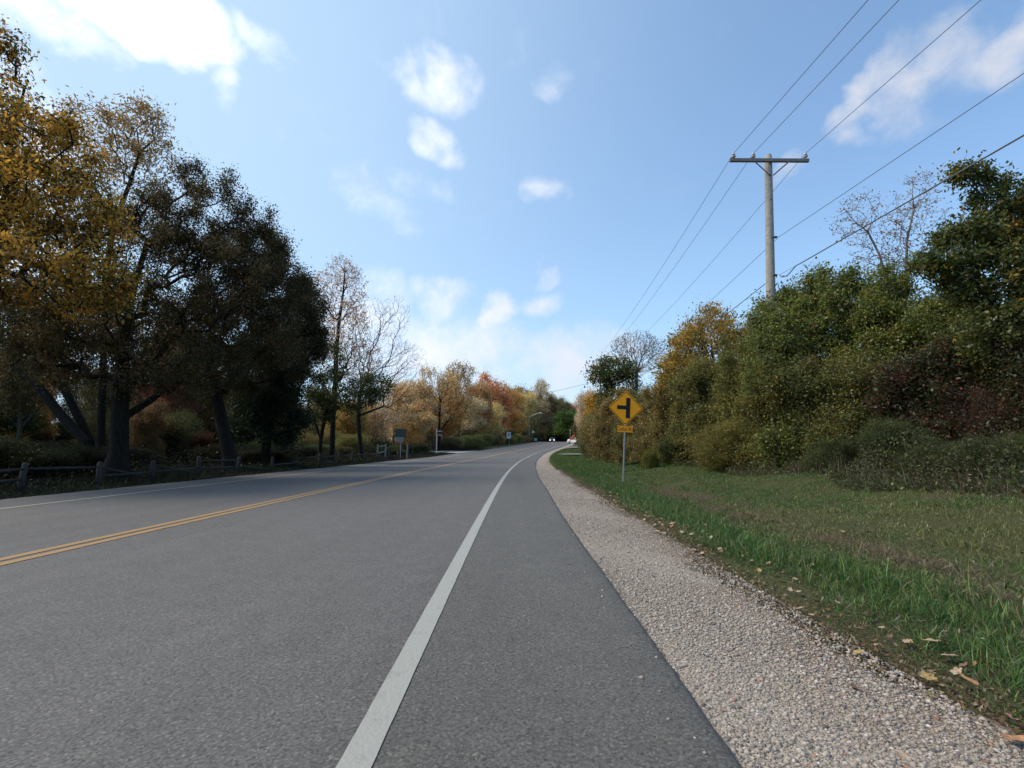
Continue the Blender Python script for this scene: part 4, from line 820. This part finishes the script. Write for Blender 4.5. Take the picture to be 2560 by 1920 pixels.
# ------------------------------------------------------------------ things
WOODG = simple('weathered_wood', (.034, .031, .028), .9, noise=.35, scale=12, bump=.6)
GALV = simple('galvanised_steel', (.32, .34, .36), .45, .6, noise=.1)
def fence():
    o0 = -9.95; f = empty('rail_fence', rc3(11, o0), 'long low weathered post and rail fence along the left road edge', 'fence'); fl = Vector(f.location)
    pxs = [-75, 52, 243, 384, 491]; ss = [s_at(p, o0) for p in pxs]
    while ss[-1] < 38: ss.append(ss[-1]+2.35)
    rr = random.Random(4); tops = []
    for i, s_ in enumerate(ss):
        p = rc3(s_, o0+rr.uniform(-.06, .06)); p.z = gz(p.x, p.y); h = .60+rr.uniform(-.04, .06); t = Vector((rr.uniform(-.05, .05), rr.uniform(-.05, .05), h))
        MB().tube([p-fl+Vector((0, 0, -.1)), p-fl+t*.5, p-fl+t*.96, p-fl+t], [.062, .06, .056, .035], 8).build('post', WOODG, f, True)
        tops.append((p, t))
    for i in range(len(tops)-1):
        for k, hh in enumerate((.25, .47)):
            if rr.random() < .16 and i > 0: continue
            a = tops[i][0]+tops[i][1]*(hh/.6)-fl; b = tops[i+1][0]+tops[i+1][1]*(hh/.6)-fl
            if rr.random() < .2: b = b-Vector((0, 0, hh-.08))
            mid = (a+b)/2+Vector((0, 0, rr.uniform(-.02, .01)))
            MB().tube([a, mid, b], [.024, .034, .024], 6).build('rail', WOODG, f, True)
def rc3(s, o, z=0): x, y, zz = rc(s, o); return Vector((float(x), float(y), float(zz)+z))
fence()
def short_fence():
    s0 = s_at(940, -10.3); pts = [rc3(s0, -10.2), rc3(s0+1.9, -10.25)]; 
    for p in pts: p.z = gz(p.x, p.y)
    f = empty('short_fence', pts[0], 'short two-rail piece of wooden fence left of the grey sign back', 'fence'); b = pts[0]; W = simple('pale_wood', (.16, .155, .145), .9, noise=.2, scale=10)
    for p in pts+[pts[1]+Vector((1.3, 1.6, 0))]: MB().tube([p-b, p-b+Vector((0, 0, 1.15))], [.07, .06], 6).build('post', W, f)
    for h in (.5, .95): MB().tube([Vector((0, 0, h)), pts[1]-b+Vector((0, 0, h+.08))], .045, 6).build('rail', W, f)
short_fence()

def text_mesh(txt, size, m, parent, loc, rot, name='lettering', depth=.002):
    c = bpy.data.curves.new('t', 'FONT'); c.body = txt; c.size = size; c.align_x = 'CENTER'; c.align_y = 'CENTER'; c.extrude = depth
    t = bpy.data.objects.new('t', c); col.objects.link(t); bpy.context.view_layer.update()
    me = bpy.data.meshes.new_from_object(t.evaluated_get(bpy.context.evaluated_depsgraph_get())); bpy.data.objects.remove(t)
    o = link(name, me, m, parent); o.location = loc; o.rotation_euler = rot; return o
BLACK = simple('black_sheeting', (.008, .008, .008), .85)
def warning_sign():
    Y = 15.8; b = at(1557.6, 1203, Y); b.z = gz(b.x, b.y)-.05
    top = at(1565.2, 1019.6, Y); r = empty('warning_sign', b, 'yellow diamond side road warning sign with a name plaque on a thin steel post', 'road sign')
    lean = math.atan2(top.x-b.x, top.z-b.z)*.9; r.rotation_euler = (0, lean, 0)
    OR_ = simple('amber_sheeting', (.98, .36, .006), .9, noise=.04, scale=3)
    hc = (top.z-b.z); hd = 87.5/2/1280*Y
    MB().box((0, .005, (hc+.35)/2), (.040, .040, hc+.35)).build('post', simple('zinc_post', (.27, .27, .26), .6, noise=.15, scale=30), r, bevel=.004)
    def diamond(h, rad, y, th, name, m):
        pts = []; n = 5
        for q in range(4):
            a = q*math.pi/2; c = Vector((math.sin(a), 0, math.cos(a)))*(h-rad*math.sqrt(2))
            for i in range(n): t = a-math.pi/4+i/(n-1)*math.pi/2; pts.append(c+Vector((math.sin(t), 0, math.cos(t)))*rad+Vector((0, y, hc)))
        return MB().poly(pts, (0, th, 0)).build(name, m, r)
    diamond(hd, .05, -.026, .004, 'diamond_panel', OR_)
    # black border as a ring
    def ringpts(h, rad, y):
        pts = []
        for q in range(4):
            a = q*math.pi/2; c = Vector((math.sin(a), 0, math.cos(a)))*(h-rad*math.sqrt(2))
            for i in range(5): t = a-math.pi/4+i/4*math.pi/2; pts.append(c+Vector((math.sin(t), 0, math.cos(t)))*rad+Vector((0, y, hc)))
        return pts
    A = ringpts(hd-.028, .04, -.029); B = ringpts(hd-.05, .03, -.029); mb = MB(); n = len(A); mb.v = [tuple(p) for p in A+B]; mb.f = [[i, (i+1) % n, n+(i+1) % n, n+i] for i in range(n)]; mb.build('border', BLACK, r)
    k = Y/1280
    mb = MB(); mb.box(((1571-1565.2)*k, -.030, hc), (10.2*k, .003, 51*k)); mb.box(((1555-1565.6)*k, -.030, hc+1.0*k), (22*k, .003, 9.6*k)); mb.build('side_road_symbol', BLACK, r)
    zc = hc-(1072.5-1019.6)*k; xo = 0
    pl = MB(); pl.box((xo, -.026, zc), (39*k, .004, 16*k)); p = pl.build('name_plaque', simple('orange_sheeting', (.88, .32, .01), .9), r, bevel=.002)
    text_mesh('Cuba Rd', .155, BLACK, p, (xo, -.0285, zc), (math.pi/2, 0, 0), depth=.0008)
    for zz in (hc+.28, hc-.28, zc): MB().tube([(0, -.032, zz), (0, -.028, zz)], .008, 6).build('bolt', GALV, r)
warning_sign()

def insulator(parent, p):
    MB().tube([p, p+Vector((0, 0, .10))], .012, 6).build('pin', GALV, parent)
    i = MB().tube([p+Vector((0, 0, z)) for z in (.05, .06, .09, .095, .13, .14, .165, .175, .21)], [.055, .075, .078, .04, .04, .06, .062, .04, .035], 12).build('insulator', simple('porcelain', (.45, .42, .42), .25), parent, True)
    MB().tube([p+Vector((0, 0, z)) for z in (.088, .093, .128, .133)], [.07, .079, .06, .041], 12).build('glaze_band', simple('dark_glaze', (.05, .035, .03), .2), i, True)
POLEW = simple('grey_pole_wood', (.30, .265, .225), .9, noise=.22, scale=9, bump=.5)
ARMW = simple('crossarm_wood', (.20, .17, .16), .9, noise=.2, scale=9)
def rays_y(px, py, Y): return at(px, py, Y)
def utility_pole():
    Y = 17.0; top = at(1920.5, 390, Y); low = at(1927, 740, Y); d = (top-low)/(top.z-low.z); b = low-d*(low.z-gz(low.x, low.y)); r = empty('utility_pole', b, 'grey wooden utility pole with a crossarm and three insulators rising from the right hedge', 'utility pole')
    T = top-b; MB().tube([(0, 0, -.3), T*.25, T*.6, T*.97, T], [.175, .165, .145, .125, .115], 16).build('pole', POLEW, r, True)
    L_ = at(1818, 408, Y)-b; R_ = at(2014, 409, Y)-b; c = (L_+R_)/2; c.y = -.19
    w = (R_-L_).length; ang = math.atan2(R_.z-L_.z, R_.x-L_.x); M = Matrix.Rotation(-ang, 3, 'Y')
    MB().box(c, (w, .10, .115), M).build('crossarm', ARMW, r, bevel=.008)
    cx = T.x
    for sx in (-1, 1):
        e = Vector((cx+sx*.60, -.22, c.z-.06)); f = Vector((cx+sx*.06, -.14, c.z-.52)); dd = f-e
        MB().tube([e, f], .022, 4).build('brace', ARMW, r)
    for z in (c.z, c.z+.28, c.z-.52, c.z-1.4, c.z-2.8):
        MB().tube([(cx-(T.z-z)*d.x, -.17 if z < c.z+.1 else -.13, z), (cx-(T.z-z)*d.x, -.10, z)], .018, 6).build('bolt', simple('rust', (.08, .05, .04), .8), r)
    pins = []
    for px in (1828, 1877, 2006):
        p = at(px, 400, Y)-b; p.z = c.z+.06; p.y = -.19; insulator(r, p); pins.append(b+p+Vector((0, 0, .19)))
    for py, s_ in ((598, .14), (692, .15)):
        p = at(1931, py, Y)-b; MB().box((p.x+.02, -.17, p.z), (.10, .09, .05)).build('cable_clamp', BLACK, r, bevel=.006)
    return r, b, T, pins
UP, UB, UT, PINS = utility_pole()
def far_pole():
    p = at(1502, 1040, 60); p.z = gz(p.x, p.y); r = empty('utility_pole', p, 'distant thin utility pole half hidden by the dark leafy tree', 'utility pole')
    h = at(1502, 915, 60).z-p.z; MB().tube([(0, 0, -.2), (0, 0, h)], [.17, .12], 10).build('pole', POLEW, r, True)
    MB().box((0, -.16, h-.3), (2.4, .1, .12)).build('crossarm', ARMW, r)
    for x in (-1.1, -.5, 1.1): MB().tube([(x, -.16, h-.24), (x, -.16, h-.16), (x, -.16, h-.05)], [.02, .06, .04], 8).build('insulator', simple('porcelain_far', (.45, .42, .42), .3), r)
    return p, h
FP, FH = far_pole()
WIRE = simple('wire_grey', (.07, .07, .075), .6); CABLE = simple('cable_black', (.10, .095, .095), .6)
def sagline(a, b, sag, n=28): return [a.lerp(b, i/n)+Vector((0, 0, -4*sag*(i/n)*(1-i/n))) for i in range(n+1)]
def thru(px, py, A, Yt):                # end point at Y=Yt of a wire from A seen through a photo point, extended beyond it
    return at(px, py, Yt)
def wires():
    labs = ['leftmost overhead power wire running from the crossarm tip', 'middle overhead power wire running over the crossarm', 'right overhead power wire running over the crossarm']
    ends = [(2170, 0), (2247, 0), (2452, 0)]
    for i in range(3):
        a = PINS[i]; f = FP+Vector(((-1.1, -.5, 1.1)[i], -.16, FH-.02))
        n = at(ends[i][0], ends[i][1], 9.7); dirv = n-a; far = a+dirv*(38/abs(dirv.y)); far.z = a.z-.1+ (dirv.z/abs(dirv.y))*10
        pts = sagline(f, a, .55)+[a+dirv*t for t in (.25, .5, .75, 1.0)]
        e = n+Vector((dirv.x/abs(dirv.y)*30, -30, .3)); pts += [n.lerp(e, t) for t in (.2, .5, 1)]
        w = MB().tube(pts, .0085, 5).build('power_wire', WIRE, None); tag(w, labs[i], 'wire')
    a = at(1940, 598, 17)+Vector((0, -.2, 0)); n = at(2560, 183, 8.6); d = n-a; f = FP+Vector((.2, 0, FH-2.6))
    w = MB().tube(sagline(f, a, .5)+[a+d*t for t in (.1, .25, .5, .75, 1)]+[n+d*1.0+Vector((0, 0, .4)), n+d*2.5+Vector((0, 0, 2))], .008, 5).build('telephone_wire', WIRE); tag(w, 'thin lower wire leaving the pole below the crossarm', 'wire')
    a = at(1941, 692, 17)+Vector((0, -.2, 0)); n = at(2560, 338, 8.3); j = at(2000, 659, 15.6); d = n-j; f = FP+Vector((.2, 0, FH-3.6))
    w = MB().tube([a]+[at(1955, 693, 16.7), at(1968, 689, 16.4), at(1980, 676, 16.1), at(1990, 664, 15.8), j]+[j+d*t for t in (.1, .3, .5, .75, 1)]+[n+d*1.0+Vector((0, 0, .4)), n+d*2.5+Vector((0, 0, 2))], .016, 6).build('telephone_cable', CABLE); tag(w, 'thick lowest cable that dips in a loop where it meets the pole', 'cable')
    w = MB().tube([a, j], .006, 5).build('support_wire', WIRE); tag(w, 'short straight support wire above the loop of the thick cable', 'wire')
    w = MB().tube(sagline(f, at(1920, 705, 17)+Vector((0, .2, 0)), .5), .014, 5).build('telephone_cable', CABLE); tag(w, 'lowest cable running from the pole away down the road', 'cable')
    w = MB().tube(sagline(at(1340, 985, 96), at(1500, 950, 60), .2, 14), .02, 5).build('crossing_wire', WIRE); tag(w, 'wire crossing above the far road against the pale sky', 'wire')
    w = MB().tube(sagline(at(1326, 1043, 96), at(1460, 1041, 100), .2, 14), .02, 5).build('lamp_wire', WIRE); tag(w, 'low wire running right from the street lamp', 'wire')
    w = MB().tube(sagline(at(1060, 1022, 60), at(1325, 1026, 96), .1, 14), .018, 5).build('woods_wire', WIRE); tag(w, 'thin wire crossing in front of the orange woods', 'wire')
wires()

SIGNW = simple('white_sheeting', (.55, .55, .56), .5); SIGNB = simple('sign_back', (.065, .075, .075), .5, .5); DARKP = simple('dark_paint', (.03, .03, .035), .5)
def at_side(px, o, dz=0):
    s_ = s_at(px, o); p = rc3(s_, o); p.z = gz(p.x, p.y); return p
def h_px(p, py): return at(1280, py, p.y).z-p.z
def left_signs():
    p = at_side(1001, -9.7); k = p.y/1280; r = empty('square_sign', p, 'square road sign seen from behind on a thin post left of the side street', 'road sign')
    MB().tube([(0, 0, -.1), (0, 0, h_px(p, 1070))], .03, 6).build('post', GALV, r)
    MB().box((0, -.05, h_px(p, 1082.5)), (29*k, .01, 21*k)).build('sign_panel', SIGNB, r, bevel=.004)
    MB().box((-2*k, -.05, h_px(p, 1098.5)), (21*k, .01, 10*k)).build('lower_panel', simple('pale_sign_back', (.20, .215, .22), .6), r, bevel=.004)
    p = at_side(1091.5, -10.2); k = p.y/1280; r = empty('board_post', p, 'white post with small dark boards edged in white at the side street corner', 'sign post')
    MB().tube([(0, 0, -.1), (0, 0, h_px(p, 1073))], .055, 6).build('post', simple('cream_post', (.42, .38, .35), .8), r)
    for py, hh in ((1076, 5), (1085, 6)):
        q = MB().box((7.5*k, -.03, h_px(p, py)), (13*k, .04, hh*k)).build('board', DARKP, r)
        MB().box((7.5*k, -.055, h_px(p, py+hh/2)), (13*k, .01, 1.0*k)).build('white_edge', SIGNW, q)
    p = at_side(1273, -9.8); k = p.y/1280; r = empty('white_sign', p, 'white rectangular road sign with a dark symbol standing before the roadside bushes', 'road sign')
    MB().tube([(0, 0, -.1), (0, 0, h_px(p, 1080))], .035, 6).build('post', GALV, r)
    q = MB().box((-1.2*k, -.05, h_px(p, 1088)), (10.5*k, .012, 16*k)).build('sign_panel', SIGNW, r)
    MB().box((-1.2*k, -.06, h_px(p, 1086.5)), (4.5*k, .004, 7*k)).build('symbol', simple('blue_grey', (.2, .2, .26), .5), q)
    p = at_side(1323.5, -11.0); k = p.y/1280; r = empty('street_lamp', p, 'street lamp whose pale arm reaches out over the far road', 'street lamp')
    t = h_px(p, 1042); W = simple('lamp_pole_wood', (.30, .26, .2), .8)
    MB().tube([(0, 0, -.1), (-.1, 0, t)], [.15, .11], 8).build('pole', W, r)
    AL = simple('pale_alloy', (.75, .72, .62), .4)
    a = MB().tube([(-.1, -.1, t-.1), (11*k, -.6, t+4.5*k), (20*k, -1.0, t+8*k), (25*k, -1.2, t+8.6*k)], [.07, .07, .07, .06], 8).build('arm', AL, r, True)
    MB().tube([(24*k, -1.15, t+8.6*k), (27*k, -1.2, t+8.9*k), (32*k, -1.3, t+8.2*k)], [.09, .16, .09], 8).build('lamp_head', AL, r, True)
    MB().tube([(-.1, -.1, t-5*k), (8*k, -.4, t-2*k), (12*k, -.55, t+2*k)], .03, 6).build('stay', W, r)
    p = at_side(1333, -11.3); k = p.y/1280; r = empty('small_white_sign', p, 'tiny white sign on a dark post right of the street lamp', 'road sign')
    MB().tube([(0, 0, -.1), (0, 0, h_px(p, 1074))], .06, 6).build('post', DARKP, r); MB().box((0, -.08, h_px(p, 1079.5)), (4.5*k, .02, 6*k)).build('sign_panel', SIGNW, r)
    p = at_side(1339, -12.0); k = p.y/1280; r = empty('utility_box', p, 'pale green utility box beyond the small white sign', 'utility box')
    MB().box((0, 0, h_px(p, 1099)), (7*k, .7, 6*k)).build('cabinet', simple('pale_green', (.30, .36, .30), .6), r, bevel=.03); MB().box((0, 0, h_px(p, 1095.6)), (7.6*k, .8, .08)).build('lid', simple('pale_green_lid', (.36, .42, .35), .6), r)
    p = at_side(1321, -11.6); k = p.y/1280; r = empty('mailbox', p, 'small white mailbox at the foot of the street lamp', 'mailbox')
    MB().tube([(0, 0, -.1), (0, 0, .9)], .05, 6).build('post', DARKP, r)
    pts = [Vector((-.12, -.25, 0.9)), Vector((.12, -.25, .9)), Vector((.12, -.25, 1.1))]+[Vector((.12*math.cos(a), -.25, 1.1+.1*math.sin(a))) for a in (.6, 1.2, 1.9, 2.6)]+[Vector((-.12, -.25, 1.1))]
    MB().poly(pts, (0, .55, 0)).build('box', SIGNW, r)
left_signs()
def work_sign():
    p = rc3(90, 2.1); p.z = gz(p.x, p.y); k = p.y/1280; r = empty('marker_post', p, 'thin striped marker post beside the orange road work sign', 'marker')
    top = 42*k
    MB().tube([(0, 0, -.1), (0, 0, top)], .035, 6).build('post', simple('tan_post', (.35, .28, .2), .8), r)
    MB().box((0, -.05, top-.12), (.20, .02, .26)).build('reflector', simple('pale_yellow', (.5, .45, .2), .5), r)
    p = p+Vector((.45, .4, 0)); r = empty('work_sign', p, 'orange diamond road work sign tilted on its stand near the end of the right verge', 'road sign')
    c = Vector((0, -.02, 24*k)); O_ = simple('fluorescent_orange', (.85, .10, .025), .5)
    pts = [c+Vector((x*k, 0, z*k)) for x, z in ((-7.5, -9.5), (1, -7), (7, 3), (6.5, 9.5), (-1, 4))]; MB().poly(pts, (0, .02, 0)).build('sign_panel', O_, r)
    MB().box(c+Vector((0, -.015, 0)), (8*k, .01, 1.4*k), Matrix.Rotation(-.85, 3, 'Y')).build('stripe', simple('pale_pink_stripe', (.8, .38, .28), .5), r)
    for x in (-6, -1, 5): MB().tube([c+Vector((x*.3*k, .03, -4*k)), Vector((x*k*.8, .1*x, 0))], .02, 5).build('leg', GALV, r)
work_sign()
def pickets():
    p = rc3(78, 4.6); p.z = gz(p.x, p.y); k = p.y/1280; r = empty('picket_fence', p, 'tiny row of low white pickets at the end of the hedge', 'fence'); W = SIGNW
    for i in range(4): MB().box(((i-1.5)*3.0*k, 0, .30), (1.2*k, .03, .62), Matrix.Rotation(.15*(i-1), 3, 'Y'), .6).build('picket', W, r)
    MB().box((0, .03, .3), (11*k, .02, .07)).build('rail', W, r)
pickets()
# ------------------------------------------------------------------ cars
def car_mesh(root, body_m, lights=True):
    GL = simple('car_glass', (.02, .025, .03), .08); TY = simple('tyre', (.02, .02, .02), .9); RM = simple('rim', (.4, .4, .42), .3, .8)
    # profile (y forward towards -Y = front), half widths
    prof_ = [(-2.25, .30), (-2.28, .55), (-2.15, .72), (-1.1, .90), (-.45, 1.38), (.75, 1.42), (1.5, 1.02), (2.15, .96), (2.25, .60), (2.2, .30)]
    xs = []; mb = MB(); n = len(prof_)
    for sx, in_ in ((-.72, 1), (-.88, 0), (.88, 0), (.72, 1)):
        for (y, z) in prof_:
            zz = z; xw = sx
            if z > 1.2: xw = sx*(.78 if in_ else .74)
            if z > .95 and not in_ : xw = sx*.80; zz = z*.975
            mb.v.append((xw, y, zz))
    for s_ in range(3):
        for i in range(n-1): a = s_*n+i; mb.f.append([a, a+n, a+n+1, a+1])
    mb.f.append(list(range(n))[::-1]); mb.f.append([3*n+i for i in range(n)]); mb.f.append([0, n, 2*n, 3*n, 3*n+n-1, 2*n+n-1, n+n-1, n-1][::-1])
    mb.build('body', body_m, root, True, .05)
    MB().poly([(-.68, -1.08, .95), (.68, -1.08, .95), (.56, -.50, 1.35), (-.56, -.50, 1.35)], (0, -.03, .03)).build('windshield', GL, root)
    for sx in (-1, 1):
        MB().poly([(sx*.80, -.95, .96), (sx*.80, 1.3, 1.0), (sx*.665, .75, 1.33), (sx*.665, -.40, 1.33)], (sx*.03, 0, .01)).build('side_window', GL, root)
        MB().tube([(sx*.62, -2.29, .60), (sx*.62, -2.33, .60)], [.13, .11], 10).build('headlight', simple('lit_headlight', (.9, .9, .9), .2, emit=(2.2, 2.2, 2.1)) if lights else simple('lamp_lens', (.6, .6, .6), .2), root)
        MB().box((sx*.95, -.75, .98), (.16, .1, .11)).build('mirror', body_m, root, bevel=.02)
        for y in (-1.4, 1.35):
            w = MB().tube([(sx*.70, y, .31), (sx*.72, y, .31), (sx*.88, y, .31), (sx*.90, y, .31)], [.27, .31, .31, .27], 18).build('wheel', TY, root, True)
            MB().tube([(sx*.895, y, .31), (sx*.91, y, .31)], [.19, .17], 12).build('rim', RM, w)
    MB().box((0, -2.30, .52), (.8, .04, .16)).build('grille', DARKP, root); MB().box((0, -2.30, .33), (1.5, .06, .1)).build('bumper', DARKP, root)
def cars():
    p = rc3(158, -5.0); r = empty('car', p, 'dark grey car coming towards us with its headlights on', 'car', rot=(.02, 0, -.16))
    car_mesh(r, simple('dark_car_paint', (.06, .075, .085), .25, .3))
    p = at(1440, 1104, 112); p.z = gz(p.x, p.y)+.03; r = empty('car', p, 'white car parked half behind the bushes right of the orange sign', 'car', rot=(0, 0, .5)); car_mesh(r, simple('white_car_paint', (.75, .74, .74), .3), False)
cars()
